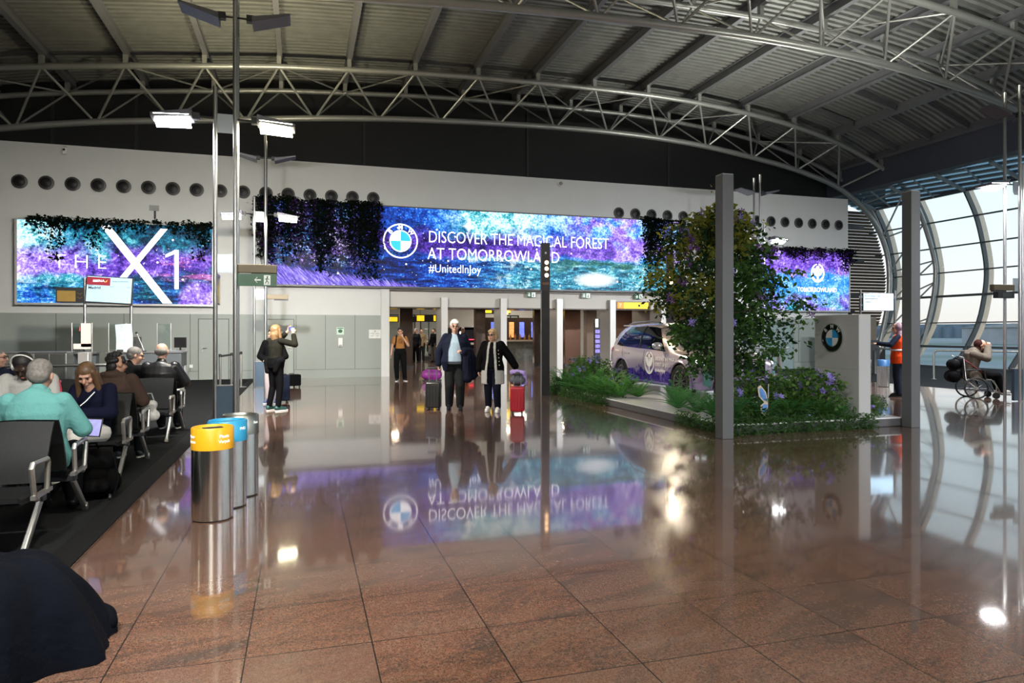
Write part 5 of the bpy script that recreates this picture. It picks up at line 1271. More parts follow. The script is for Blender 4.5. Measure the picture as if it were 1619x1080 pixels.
# ---- walking woman
p = Person('blonde woman in black cardigan with white trim and sunglasses, walking with red case', (3.52, 12.8, 0), math.radians(152), STAND,
    dict(el=(-.33, -.10, 1.16), wl=(-.46, -.16, .94), er=(.27, -.02, 1.13), wr=(.30, -.02, .88), kl=(-.10, .08, .50), al=(-.10, -.03, .09), tl=(-.11, .12, .035), kr=(.10, .0, .49), ar=(.12, -.13, .10), tr=(.13, .02, .04)), .925, 'fair', (-18, 2, 0), girth=1.08, hands=dict(l=dict(dir=(-.3, 0, -1), curl=60)))
p.garment('top', BLK, ['torso'], .010, belly=.02); p.garment('trousers', cloth('dark_navy_trousers', (.010, .013, .026)), ['pelvis', 'thigh', ('calf', .92)], .022)
p.garment('long_shirt', WHT, ['torso'], .020, hem=.26, flare=.05, belly=.02, cut=lambda c, n: c.y > -.02 and abs(c.x) < .03+.05*max(0, min(1, (1.35-c.z)/.6)) and c.z < 1.36)
p.garment('cardigan', BLK, ['torso', 'uarm', ('farm', .9)], .034, hem=.10, flare=.03, belly=.02, cut=lambda c, n: c.y > -.02 and abs(c.x) < .075+.05*max(0, min(1, (1.35-c.z)/.6)) and c.z < 1.40)
for k in range(5):
    MB().ball((-.145-.006*k, .17+.004*k, 1.2-.07*k), .011, 8).build('button', M('gold_button', (.7, .62, .45), .3, .6), p.t)
p.shoes(M('white_trainer', (.68, .67, .66), .5, 0, .06, 6), WHITE, ); p.hair(HLB, 'bob'); p.glasses(BLACK, True)
# ---- man in ochre T-shirt
p = Person('man in ochre T-shirt and black trousers with hand to his mouth at the first doorway', (2.95, 21.75, 0), math.radians(172), STAND,
    dict(el=(-.26, .12, 1.16), wl=(-.08, .20, 1.44), wr=(.29, .06, .86), er=(.25, -.02, 1.13), kl=(-.12, .02, .5), al=(-.15, -.02, .085), tl=(-.20, .12, .035), kr=(.12, .02, .5)), .97, 'tan', (-5, 6, 0), vox=.010, hands=dict(l=dict(dir=(.3, -.1, 1), palm=(.3, -1, 0), curl=40)))
p.garment('t_shirt', cloth('ochre_cloth', (.42, .19, .055), .06), ['torso', ('uarm', .55), 'neck'], .016, hem=.02); p.garment('trousers', BLK, ['pelvis', 'thigh', ('calf', .97)], .022); p.shoes(BSHOE); p.hair(HK, 'short')
MB().tube([(.055*math.cos(a), .158, 1.27+.065*math.sin(a)) for a in np.linspace(0, 2*PI, 19)[:-1]], .008, 5, closed=True).bar((-.03, .158, 1.25), (.02, .158, 1.31), .02, .012).build('shirt_print', M('brown_print', (.12, .05, .02), .8), p.t)
t = thing('backpack', 'black backpack on the back of the man in ochre T-shirt', 'bag', (2.95, 21.75, 0), math.radians(172))
lumpy('pack', BLK, t, [((-.07, -.24, 1.05), (.07, -.24, 1.05), .11, .11), ((-.06, -.22, 1.28), (.06, -.22, 1.28), .10, .10), ((.14, -.18, 1.1), (.18, -.17, 1.2), .07, .07)], .016)
for q in (-1, 1): MB().tube([(q*.10, -.14, 1.42), (q*.12, -.02, 1.455), (q*.12, .10, 1.40), (q*.13, .145, 1.25), (q*.16, .08, 1.08), (q*.15, -.12, 1.0)], .014, 6).build('strap', BLK, t, smooth=True)
# ---- person in orange vest
p = Person('person in orange high-visibility vest and dark trousers behind the right column', (13.62, 13.0, 0), math.radians(40), STAND,
    dict(el=(-.30, .14, 1.22), wl=(-.30, .40, 1.25), head=(0, .03, 1.61)), 1.02, 'tan', (20, 8, 0), vox=.011, girth=1.15)
p.garment('dark_top', NAVY, ['torso', 'uarm', ('farm', .95), 'neck'], .016); p.garment('vest', cloth('orange_vest', (.80, .07, .012), .05), ['torso'], .034, hem=.10, flare=.02)
p.garment('trousers', cloth('navy_trousers', (.014, .02, .035)), ['pelvis', 'thigh', ('calf', .97)], .03); p.shoes(BSHOE, BLACK)
p.garment('headscarf', cloth('pink_grey_scarf', (.30, .20, .24), .3), [], .01, extra=lambda mb, s: (mb.ball(tuple(s.J['head']+Vector((0, -.03, .02))), (.10, .11, .115), 14), mb.cap(s.J['neck']-Vector((0, .02, .02)), s.J['neck']+Vector((0, 0, .05)), .095, .08)))
RF = M('reflective_tape', (.42, .43, .43), .35, .2, .05, 8)
def band(z, a, b): return MB().tube([(a*math.cos(w_), b*math.sin(w_), z) for w_ in np.linspace(0, 2*PI, 25)[:-1]], .022, 6, closed=True)
o = band(1.12, .200, .158).build('tape', RF, p.t); o.scale = (1.04, 1.06, 1)
for q in (-1, 1): MB().tube([(q*.10, -.165, 1.12), (q*.10, -.175, 1.35), (q*.10, -.10, 1.47), (q*.10, .10, 1.46), (q*.10, .17, 1.3), (q*.10, .165, 1.12)], .018, 6).build('tape', RF, p.t, smooth=True)
tag(MB().obox((13.19, 13.15, 1.24), (.08, .06, 0), (0, .004, .0), (0, .03, .05)).build('paper_slip', M('paper_white', (.7, .7, .68), .6)), 'white slip of paper held out by the person in the orange vest', 'paper')

# ================================================================ SEATING
SEATM = M('black_seat_pad', (.007, .0078, .0085), .5, 0, .15, 30, bump=.2, spec=.25); BEAM = M('anthracite_beam', (.055, .06, .07), .4, .5, .06, 4)
def bench(lab, y, n=4, x0=-1.78):
    t = thing('seat_bench', lab, 'seat bench', (x0, y, 0), 0, 'back-to-back seat benches on the carpet'); P = .60
    for s in (-1, 1):
        MB().box((-n*P+.02, s*.36-.04, .33), (.0, s*.36+.04, .39)).build('beam', BEAM, t, bevel=.006)
        for x in (-.03, -n*P+.05):
            MB().bar((x, s*.36, .34), (x, s*.68, .05), .05, .035, (1, 0, 0)).bar((x, s*.68, .06), (x, s*.715, .012), .05, .05, (1, 0, 0)).build('leg', ALU, t, bevel=.008)
        for k in range(n):
            cx_ = -P*(k+.5)
            rows = []
            for f in np.linspace(0, 1, 7): rows.append([(cx_+dx, s*(.27+.47*f), .425-.025*math.sin(PI*f*.9)+.02*(f > .9)) for dx in np.linspace(-.255, .255, 5)])
            lo = [[(a, b, c-.035) for a, b, c in r] for r in rows]
            mb = MB().grid(rows); mb.grid(lo); 
            for r, q in ((rows[0], lo[0]), (rows[-1], lo[-1])): mb.grid([r, q])
            mb.grid([[r[0] for r in rows], [r[0] for r in lo]]).grid([[r[-1] for r in rows], [r[-1] for r in lo]])
            mb.build('seat', SEATM, t, smooth=True)
            mb = MB(); B0, B1 = (s*.25, .44), (s*.06, .865)
            for th in (0, .03):
                rows = []
                for f in np.linspace(0, 1, 8): rows.append([(cx_+dx, B0[0]+(B1[0]-B0[0])*f+s*.03*math.sin(PI*f)-s*th*(1-.3*f), B0[1]+(B1[1]-B0[1])*f+(.012*(1-abs(dx)/.255) if f == 1 else 0)) for dx in np.linspace(-.265, .265, 5)])
                mb.grid(rows)
                if th: 
                    mb.grid([[r[0] for r in rows0], [r[0] for r in rows]]).grid([[r[-1] for r in rows0], [r[-1] for r in rows]]).grid([rows0[-1], rows[-1]]).grid([rows0[0], rows[0]])
                rows0 = rows
            mb.build('backrest', SEATM, t, smooth=True, angle=50)
        for k in range(n+1):
            x = -P*k
            if k in (0, n): x += -.0
            MB().tube([(x, s*.33, .38), (x, s*.30, .60), (x, s*.315, .625), (x, s*.60, .635), (x, s*.625, .61), (x, s*.57, .40), (x, s*.52, .375)], .019, 8).bar((x, s*.25, .40), (x, s*.60, .40), .03, .03).build('armrest', ALU, t, smooth=True)
    return t
BY = [6.10, 8.62, 11.25]
b0 = bench('nearest back-to-back seat bench, with the man in turquoise shirt', BY[0])
dup(b0, (-1.78, BY[1], 0), 0, 'middle back-to-back seat bench, with the girl and hooded man')
dup(b0, (-1.78, BY[2], 0), 0, 'furthest back-to-back seat bench, with two men in black jackets')
dup(b0, (-5.2, 9.9, 0), 0, 'seat bench standing further left by the queue rails')
# ---- sitters
def sitter(label, loc, rz, skin='fair', head=(0, 0, 0), over=None, scale=1., **k): return Person(label, loc, rz, SIT, over, scale, skin, head, **k)
TURQ = cloth('turquoise_shirt', (.17, .47, .46), .07, .75)
p = sitter('grey-haired man in turquoise shirt seated with his back turned on the nearest bench', (-2.07, 6.52, -.02), 0, 'fair', (0, 16, 0), dict(sl=(-.185, -.05, .985), sr=(.185, -.05, .985), er=(.30, .06, .74), wr=(.20, .30, .72), el=(-.30, .06, .74), wl=(-.18, .30, .70), head=(0, .05, 1.185)), 1.02, girth=1.2, vox=.008)
p.garment('shirt', TURQ, ['torso', 'uarm', ('farm', .35), 'neck'], .026, hem=.02, belly=.02); p.garment('trousers', CHAR, ['pelvis', 'thigh', ('calf', .96)], .02); p.shoes(BSHOE, BLACK); p.hair(HG, 'short')
MB().tube([(.075*math.cos(a), -.02+.07*math.sin(a), 1.085+.012*math.sin(a)) for a in np.linspace(0, 2*PI, 21)[:-1]], .020, 6, closed=True).build('collar', TURQ, p.t, smooth=True)
t = thing('tablet', 'tablet with lit screen in front of the man in turquoise', 'tablet', (-1.80, 6.95, .70), -.5)
MB().obox((0, 0, 0), (.11, 0, 0), (0, .003, 0), (0, .02, .08)).build('case', BLACK, t, bevel=.004); MB().obox((0, -.005, 0), (.10, 0, 0), (0, .001, 0), (0, .018, .07)).build('display', M('tablet_screen', (.30, .30, .62), .2, 0, .2, 12, estr=.5), t)
p = sitter('long-haired girl in navy sweater and white trousers looking down at her phone', (-2.10, 8.20, .0), math.radians(163), 'fair', (12, 34, 0),
    dict(neck=(0, .05, 1.04), head=(0, .12, 1.155), sl=(-.175, .0, .99), sr=(.175, .0, .99), chest=(0, -.01, .88), wl=(-.03, .34, .76), wr=(.05, .34, .76), el=(-.25, .10, .74), er=(.22, .12, .74), kl=(-.10, .46, .54), kr=(.10, .44, .56), ar=(.06, .50, .16), tr=(.02, .62, .14)), .96, girth=.95, vox=.0075,
    hands=dict(l=dict(dir=(.35, .5, .2), palm=(.4, -.5, .6), curl=35), r=dict(dir=(-.35, .5, .2), palm=(-.4, -.5, .6), curl=35)))
p.garment('sweater', cloth('navy_sweater', (.010, .012, .036)), ['torso', 'uarm', ('farm', .88), ], .024, hem=.02); p.garment('trousers', M('white_trousers', (.60, .59, .55), .8, 0, .05, 6, bump=.2), ['pelvis', 'thigh', ('calf', .9)], .018); p.shoes(BSHOE); p.hair(HBR, 'long')
t = thing('phone', 'phone held by the girl in the navy sweater', 'phone', (-2.10, 8.20, 0), math.radians(163))
MB().obox((0, .43, .79), (.040, 0, 0), (0, .055, .05), (0, -.003, .004)).build('case', BLACK, t, bevel=.004); MB().obox((0, .427, .794), (.035, 0, 0), (0, .05, .045), (0, -.0005, .001)).build('display', M('phone_screen', (.05, .10, .35)), t)
MB().tube([(-.09, .13, .93), (-.04, .20, .84), (-.02, .26, .80)], .005, 5).build('lanyard', SIGNW, t, smooth=True)
p = sitter('dark-haired man in brown hooded top sitting back to back with the girl', (-2.10, 9.02, 0), math.radians(-8), 'tan', (-38, 8, 0), dict(head=(.02, .03, 1.175), sl=(-.20, -.03, .99), sr=(.20, -.03, .99), er=(.29, .06, .74)), 1.0, girth=1.12, vox=.009)
BRN = cloth('brown_hooded_cloth', (.085, .055, .042)); p.garment('hooded_top', BRN, ['torso', 'uarm', ('farm', .92), 'neck'], .032, extra=lambda mb, s: mb.tube([(.10*math.cos(a), -.03+.09*math.sin(a), 1.045-.015*math.sin(a)) for a in np.linspace(0, 2*PI, 21)[:-1]], .042, 8, closed=True))
p.garment('trousers', CHAR, ['pelvis', 'thigh', ('calf', .96)], .02); p.shoes(M('grey_trainer', (.05, .055, .06), .5), WHITE); p.hair(HK, 'curly')
t = thing('tote_bag', 'white and grey striped bag on the lap beside the brown hooded top', 'bag', (-1.80, 9.30, .53), .2)
lumpy('bag_body', M('striped_bag', (.48, .48, .46), .8, 0, .35, 22), t, [((-.06, 0, .0), (.06, 0, .0), .075, .075), ((-.04, 0, .13), (.05, 0, .13), .06, .06)]); MB().tube([(-.07, 0, .17), (-.03, 0, .27), (.04, 0, .27), (.07, 0, .17)], .008, 6).build('strap', WHT, t, smooth=True)
p = sitter('man in white T-shirt and headphones with bowed head on the middle bench', (-2.68, 8.20, 0), math.radians(178), 'dark', (0, 40, 0), dict(neck=(0, .06, 1.10), head=(0, .15, 1.205), chest=(0, -.0, .92), sl=(-.20, .02, 1.06), sr=(.20, .02, 1.06), el=(-.27, .12, .78), er=(.27, .12, .78)), 1.0, girth=1.12)
p.garment('t_shirt', WHT, ['torso', ('uarm', .8), 'neck'], .022); p.garment('trousers', CHAR, ['pelvis', 'thigh', ('calf', .96)], .02); p.shoes(BSHOE); p.hair(HK, 'short')
h = MB().tube([(.10*math.cos(a), -.01, .015+.118*math.sin(a)) for a in np.linspace(-.15, PI+.15, 15)], .007, 6).ball((.086, 0, -.01), (.018, .032, .036), 10).ball((-.086, 0, -.01), (.018, .032, .036), 10); p.inhead(h, 'headphones', WHITE)
MB().tube([(-.27, .02, 1.05), (-.30, .06, .95), (-.305, .10, .86)], .012, 5).build('sleeve_stripe', M('red_stripe', (.35, .03, .06), .7), p.t)
p = sitter('balding man in black leather jacket seated with his back turned, furthest bench', (-2.07, 11.67, 0), math.radians(-4), 'fair', (-6, 6, 0), dict(sl=(-.19, -.03, 1.0), sr=(.19, -.03, 1.0), er=(.32, .05, .76), el=(-.31, .05, .76), head=(0, .03, 1.225)), 1.02, girth=1.2, vox=.010)
p.garment('leather_jacket', M('black_leather', (.012, .012, .013), .35, 0, .2, 10, bump=.3), ['torso', 'uarm', ('farm', .95), 'neck'], .036, hem=.03); p.garment('trousers', CHAR, ['pelvis', 'thigh', ('calf', .96)], .02); p.shoes(BSHOE); p.hair(HG, 'sides')
p = sitter('dark-haired man with glasses in black jacket turning his head, furthest bench', (-2.64, 11.70, 0), math.radians(-10), 'fair', (-62, 12, 0), dict(head=(.20, .04, 1.19), neck=(.13, -.01, 1.04), chest=(.05, -.04, .90), sl=(-.09, -.03, .99), sr=(.25, -.03, .97), er=(.27, .06, .74)), 1.0, girth=1.12, vox=.010)
p.garment('jacket', BLK, ['torso', 'uarm', ('farm', .95), 'neck'], .034); p.garment('trousers', CHAR, ['pelvis', 'thigh', ('calf', .96)], .02); p.shoes(BSHOE); p.hair(HG, 'short'); p.glasses()
p = sitter('man in navy top and glasses at the left frame edge on the furthest bench', (-3.93, 10.88, 0), math.radians(200), 'fair', (70, 0, 0), dict(sl=(-.185, -.03, 1.0), sr=(.185, -.03, 1.0)), 1.0, girth=1.15, vox=.010)
p.garment('top', NAVY, ['torso', 'uarm', ('farm', .95), 'neck'], .028); p.garment('trousers', CHAR, ['pelvis', 'thigh', ('calf', .96)], .02); p.shoes(BSHOE); p.hair(HG, 'short'); p.glasses()
# ---- bags around the benches
t = thing('backpack', 'black backpack standing on the carpet by the nearest bench end', 'bag', (-1.86, 7.22, 0), .3)
lumpy('pack', BLK, t, [((-.10, 0, .15), (.10, 0, .15), .14, .14), ((-.08, 0, .35), (.08, 0, .35), .13, .12)], .014); lumpy('front_pocket', BLK, t, [((-.07, -.12, .14), (.07, -.12, .14), .07, .07), ((-.06, -.11, .24), (.06, -.11, .24), .055, .055)], .012); MB().tube([(-.05, 0, .46), (-.03, 0, .52), (.03, 0, .52), (.05, 0, .46)], .010, 6).build('carry_loop', BLK, t, smooth=True); MB().tube([(.17, -.1, .38), (.20, -.12, .2), (.17, -.11, .05)], .012, 5).build('strap', BLK, t, smooth=True)
MB().lathe([(.0, -.01), (.03, -.01), (.03, .01), (0, .01)], 12, (.13, -.13, .03), axis='x').build('wheel', BLACK, t)
suitcase('grey suitcase with orange-red pull handle beside the man in turquoise', (-2.78, 7.35, 0), .2, .34, .22, .60, M('grey_case', (.10, .11, .12), .4, 0, .1, 8), .30, M('orange_red_grip', (.75, .10, .02), .4, 0, .05, 5))
suitcase('black suitcase with grey pull handle behind the man in white T-shirt', (-2.98, 9.75, 0), .1, .36, .24, .62, M('black_case', (.012, .012, .012)), .30, GREYP)
t = thing('backpack', 'small black backpack strapped on the suitcase behind the white T-shirt', 'bag', (-3.02, 9.72, .66), .1); lumpy('pack', BLK, t, [((-.10, 0, .11), (.10, 0, .11), .10, .10), ((-.05, 0, .22), (.06, 0, .22), .07, .06)], .014); MB().tube([(-.04, 0, .28), (0, 0, .32), (.04, 0, .28)], .008, 5).build('carry_loop', BLK, t, smooth=True)
suitcase('black trolley bag with folded handle standing near the photographing woman', (-.30, 20.2, 0), .6, .46, .32, .36, BLK, 0, ribs=False)
suitcase('navy suitcase half hidden by the photographing woman', (-.40, 15.9, 0), .2, .26, .22, .60, NAVY, 0, ribs=False)
# ---- dark coat in the foreground
t = thing('coat_pile', 'dark navy coat thrown over a low bag in the lower left foreground', 'coat', (-1.40, 3.82, 0))
mb = MB(); n = 72; rows = []; r2 = random.Random(9); ph_ = [r2.random()*6 for _ in range(8)]
for i in range(23):
    f = i/22; row = []
    for k in range(n):
        a = 2*PI*k/n; fold = .05*f*math.sin(5*a+ph_[0])+.035*f*math.sin(9*a+ph_[1]+2*f)+.018*f*math.sin(17*a+ph_[2])
        ex = .40+fold+.10*max(0, math.cos(a-.35))**6*f*1.3; ey = .50+fold; r_ = f**.75
        z = .46*max(0, 1-f**2.6)*(1+.05*math.sin(3*a+ph_[3])*f)+.012*math.sin(7*a+ph_[4]+4*f)*f*(1-f)*4+.012
        if f > .96: z = .004
        row.append((ex*r_*math.cos(a), ey*r_*math.sin(a), z))
    rows.append(row)
mb.grid(rows, closed_u=True); o = mb.build('coat_body', cloth('midnight_navy_coat', (.0025, .004, .009), .3, .95), t, smooth=True, angle=180)
lumpy('sleeve', cloth('midnight_navy_coat', (.004, .006, .013)), t, [((.22, .18, .16), (.40, .22, .06), .09, .075), ((.36, .22, .06), (.44, .18, .05), .06, .05)], .012)
MB().tube([(-.2, -.1, .455), (-.05, .0, .475), (.12, .12, .44), (.25, .22, .32)], .018, 6).build('collar_fold', cloth('midnight_navy_coat', (.004, .006, .013)), t, smooth=True)
# ================================================================ GATE DESK ON THE LEFT
BSTEEL = M('dull_steel_panel', (.16, .165, .16), .38, .6, .12, 2.5); PALE = M('pale_laminate', (.55, .54, .51), .45, 0, .03, 2); DGREY = M('dark_grey_laminate', (.07, .08, .09), .5, 0, .05, 2)
t = thing('stainless_cabinet', 'dull steel cabinet unit with bow handle at the far left by the gate', 'cabinet', (-6.36, 18.0, 0))
MB().box((0, 0, .1), (1.2, .5, 1.07)).build('body', BSTEEL, t, bevel=.01); MB().box((-.02, -.02, 1.07), (1.22, .52, 1.10)).build('top', STEEL, t); MB().box((.02, .04, 0), (1.18, .46, .1)).build('plinth', BLACK, t)
for a, b in ((.02, .56), (.58, .86), (.88, 1.18)):
    d = MB().box((a, -.012, .13), (b, 0, 1.05)).build('door', BSTEEL if a < .5 else M('dark_steel_door', (.07, .075, .07), .4, .6, .1, 2), t, bevel=.004)
    if a < .5: MB().tube([(a+.06, -.012, .86), (a+.09, -.05, .81), (b-.09, -.05, .81), (b-.06, -.012, .90)], .014, 8).build('door_handle', STEEL, d, smooth=True)
for i, (x0, x1, y) in enumerate(((-5.9, -4.45, 13.9), (-4.30, -3.18, 13.9))):
    t = thing('queue_rail', ('bent steel tube rail at the far left behind the seats', 'bent steel tube rail behind the man in white T-shirt')[i], 'rail', (x0, y, 0)); L_ = x1-x0
    MB().tube([(0, 0, .0), (0, 0, .87), (.03, 0, .93), (.09, 0, .96), (L_-.09, 0, .96), (L_-.03, 0, .93), (L_, 0, .87), (L_, 0, 0)], .03, 10).build('hoop', STEEL, t, smooth=True)
    for a in (0, L_): MB().lathe([(.07, 0), (.07, .012), (.03, .02)], 18, (a, 0, 0)).build('floor_plate', STEEL, t)
    MB().tube([(.0, 0, .5), (L_, 0, .5)], .014, 8).build('mid_bar', STEEL, t, smooth=True)
t = thing('gate_post', 'brushed steel gate post with small keyhole left of the counter', 'post', (-4.66, 17, 0))
MB().box((0, 0, 0), (.20, .25, 1.11)).build('body', M('bright_brushed_steel', (.60, .58, .55), .3, .7, .05, 2), t, bevel=.006); MB().box((.12, -.004, .72), (.155, 0, .77)).build('keyhole', BLACK, t)
t = thing('gate_counter', 'long grey boarding counter with pale front under the left screen', 'counter', (-4.45, 18.6, 0))
MB().box((0, 0, .08), (1.55, .75, .70)).build('front', PALE, t); MB().box((-.02, -.04, .70), (1.6, .78, 1.04)).build('upper_band', DGREY, t); MB().box((-.05, -.08, 1.04), (1.63, .8, 1.07)).build('top', STEEL, t); MB().box((.02, .02, 0), (1.53, .7, .08)).build('plinth', BLACK, t)
MB().tube([(0, -.06, .76), (1.55, -.06, .76)], .02, 8).build('front_rail', STEEL, t, smooth=True)
t = thing('gate_cabinet', 'white rounded gate cabinet with framed notice near the service door', 'cabinet', (-3.93, 21.0, 0))
MB().box((0, 0, 0), (.80, .5, 1.04)).build('body', M('cabinet_white', (.55, .57, .56), .4, 0, .03, 2), t, bevel=.05, seg=3); MB().box((.06, -.012, .55), (.62, 0, .98)).build('notice_frame', M('frame_dark_green', (.25, .30, .28), .4), t); MB().box((.09, -.016, .58), (.59, -.012, .95)).build('notice', M('notice_pale', (.60, .64, .63), .5), t)
MB().tube([(.72, -.06, .1), (.72, -.06, .98)], .012, 6).build('side_bar', M('copper_bar', (.4, .25, .18), .4, .5), t)
PERSPEX = gmx = Mat('clear_screen'); gt = gmx.t; tr = gt.nodes.new('ShaderNodeBsdfTransparent'); gl = gt.nodes.new('ShaderNodeBsdfGlossy'); mx = gt.nodes.new('ShaderNodeMixShader'); gl.inputs['Roughness'].default_value = .03; tr.inputs[0].default_value = (.90, .95, .95, 1); mx.inputs[0].default_value = .07
gt.links.new(tr.outputs[0], mx.inputs[1]); gt.links.new(gl.outputs[0], mx.inputs[2]); gt.links.new(mx.outputs[0], gmx.out.inputs[0]); PERSPEX = gmx.m
def counter_screen(x, y, w_, sheet, lab, ang=0):
    t = thing('counter_screen', lab, 'protective screen', (x, y, 1.07), ang)
    MB().box((0, -.004, .06), (w_, .004, .68)).build('clear_pane', PERSPEX, t)
    for a in (-.012, w_+.012): MB().tube([(a, 0, 0), (a, 0, .70)], .014, 8).build('post', STEEL, t, smooth=True)
    if sheet: MB().box((w_*.45, -.010, .12), (w_*.98, -.005, .69)).box((.02, -.010, .07), (w_*.98, -.005, .2)).build('paper_sheet', M('cream_sheet', (.62, .56, .52), .7, 0, .03, 3), t); MB().box((w_*.36, -.011, .5), (w_*.42, -.006, .6)).build('red_mark', M('red_mark', (.45, .08, .08), .6), t)
t0 = thing('side_shelf', 'narrow steel shelf carrying the leftmost clear screen beside the gate post', 'shelf', (-5.30, 18.55, 0)); MB().box((0, 0, 1.03), (.62, .5, 1.07)).build('top', STEEL, t0); MB().box((.05, .1, 0), (.12, .4, 1.03)).box((.50, .1, 0), (.57, .4, 1.03)).build('panel_leg', DGREY, t0)
counter_screen(-5.25, 18.75, .40, True, 'clear counter screen with cream paper taped on, leftmost over the gate')
counter_screen(-4.52, 18.95, .36, False, 'clear counter screen in the middle of the boarding counter')
counter_screen(-3.45, 18.95, .30, False, 'clear counter screen at the right end of the boarding counter', .5)
t = thing('counter_screen', 'pale folded sheet of clear plastic standing on the boarding counter', 'protective screen', (-4.36, 18.9, 1.07)); MB().grid([[(0, 0, 0), (.2, -.02, 0), (.36, .0, 0)], [(.0, .02, .32), (.2, .0, .33), (.37, .02, .32)], [(-.02, .0, .66), (.2, -.03, .68), (.34, .0, .68)]]).build('sheet', M('pale_plastic', (.50, .58, .60), .15, 0, .15, 6), t)
for i, (x, y, a, lab) in enumerate(((-4.02, 19.15, .1, 'black computer monitor in the middle of the boarding counter'), (-3.28, 21.2, -.3, 'dark monitor turned sideways on the white gate cabinet'))):
    t = thing('monitor', lab, 'monitor', (x, y, 1.07 if i == 0 else 1.04), a)
    MB().box((-.17, -.02, .07), (.17, .02, .36)).build('display_back', BLACK, t, bevel=.008); MB().box((-.02, -.01, .01), (.02, .02, .1)).build('stand', BLACK, t); MB().box((-.1, -.06, 0), (.1, .08, .012)).build('foot', BLACK, t)
t = thing('gate_microphone', 'gooseneck microphone leaning on the boarding counter', 'microphone', (-3.78, 18.62, 1.07)); MB().tube([(.10, 0, 0), (.03, 0, .2), (-.06, -.02, .44)], .010, 8).build('gooseneck', STEEL, t, smooth=True); MB().ball((-.07, -.02, .46), .03, 10).build('foam_head', BLACK, t, smooth=True); MB().lathe([(.05, 0), (.05, .02), (.02, .03)], 16, (.10, 0, 0)).build('base', BLACK, t)
t = thing('keyboard', 'small dark keyboard on the boarding counter top', 'keyboard', (-4.30, 18.68, 1.07)); MB().box((0, 0, 0), (.14, .05, .05)).build('case', BLACK, t, bevel=.006); MB().box((.01, .005, .05), (.13, .045, .055)).build('keys', DGREY, t)
# flight displays on poles
t = thing('flight_display', 'gate display on two poles showing red airline banner and Madrid', 'display', (-4.98, 19.0, 0))
for x in (-.09, .92): MB().tube([(x, .06, 0), (x, .06, 2.86 if x < 0 else 2.3)], .035, 10).build('pole', STEEL, t, smooth=True)
MB().box((-.06, -.0, 2.75), (.04, .06, 2.80)).build('bracket', BLACK, t)
sc_ = MB().obox((.47, -.05, 2.57), (.51, 0, -.025), (0, .035, 0), (0.02, 0, .335)).build('casing', BLACK, t, bevel=.008)
MB().obox((.47, -.088, 2.58), (.485, 0, -.024), (0, .003, 0), (.018, 0, .305)).build('display', M('flight_screen_blue', (.30, .48, .62), .3, 0, .02, 2, estr=.75), t)
MB().obox((.245, -.093, 2.785), (.25, 0, -.012), (0, .003, 0), (.006, 0, .095)).build('red_banner', M('airline_red', (.20, .012, .025), .4, 0, .04, 3, estr=.5), t)
text('IBERIA', .075, LW, t, (.12, -.098, 2.77), FRONT, sx=1.2); MB().prism([(.37, 2.755), (.42, 2.77), (.44, 2.82), (.40, 2.79)], -.1, -.094, 'y').build('airline_mark', M('gold_red_mark', (.8, .35, .05), .4, estr=.6), t)
DK = M('screen_print_dark', (.01, .012, .02), .5)
text('Madrid', .085, DK, t, (.02, -.094, 2.60), FRONT, sx=1.1, offset=.002); text('IB3203', .04, DK, t, (.02, -.094, 2.67), FRONT); text('09:30', .035, DK, t, (.48, -.094, 2.64), FRONT); text('11:55', .04, DK, t, (.84, -.094, 2.63), FRONT); text('AmericanAirlines', .05, DK, t, (.54, -.094, 2.77), FRONT)
t = thing('gate_sign', 'dark gate sign with dim amber panel and chevrons left of the flight display', 'sign', (-5.68, 19.05, 2.26))
MB().box((0, -.03, 0), (.60, .03, .37)).build('casing', BLACK, t); MB().box((.03, -.034, .03), (.42, -.03, .29)).build('amber_panel', M('dim_amber', (.18, .11, .02), .5, 0, .1, 4, estr=.25), t)
mb = MB()
for z in (.10, .20): mb.bar((.46, -.034, z+.04), (.51, -.034, z), .004, .02, (0, 1, 0)).bar((.51, -.034, z), (.56, -.034, z+.04), .004, .02, (0, 1, 0))
mb.build('chevron', M('dim_amber', ()), t); MB().box((.56, -.02, .14), (.64, .02, .18)).build('bracket', BLACK, t)
# folding barrier posts behind the mast
for i, (x, y) in enumerate(((-1.95, 18.4), (-1.78, 19.4), (-1.64, 20.6))):
    t = thing('barrier_post', '%s steel queue post beside the carpet edge behind the tall mast' % ('nearest', 'middle', 'furthest')[i], 'queue post', (x, y, 0))
    MB().tube([(0, 0, .02), (0, 0, .95)], .03, 10).build('pole', STEEL if i < 2 else ALU, t, smooth=True); MB().lathe([(.15, 0), (.15, .015), (.03, .03)], 24).build('base', STEEL, t, smooth=True); MB().lathe([(.035, .93), (.035, 1.0), (.0, 1.01)], 16).build('belt_head', BLACK, t, smooth=True)
tag(MB().bar((-1.95, 18.4, .95), (-1.64, 20.6, .95), .008, .05).build('barrier_belt', BLACK), 'black belt stretched between the steel queue posts', 'belt')
# wheelchair with trophy-like folded canopy near the furthest bench (folded buggy)
t = thing('folded_pushchair', 'folded red and chrome pushchair standing behind the hooded man', 'pushchair', (-2.95, 13.3, 0), .2)
for q in (-1, 1):
    MB().tube([(q*.16, -.10, .08), (q*.12, .05, .7), (q*.10, .0, .95), (q*.10, -.12, 1.0)], .016, 8).build('frame_tube', CHROME, t, smooth=True); MB().tube([(q*.16, .22, .08), (q*.13, .0, .6)], .014, 8).build('frame_tube', CHROME, t, smooth=True)
    for y in (-.1, .22): MB().lathe([(.03, -.02), (.08, -.02), (.08, .02), (.03, .02)], 18, (q*.18, y, .08), axis='x').build('wheel', BLACK, t, smooth=True)
MB().tube([(.05+.10*math.cos(a), -.14, .90+.06*math.sin(a)) for a in np.linspace(0, 2*PI, 21)[:-1]], .022, 8, closed=True).build('chrome_ring', CHROME, t, smooth=True)
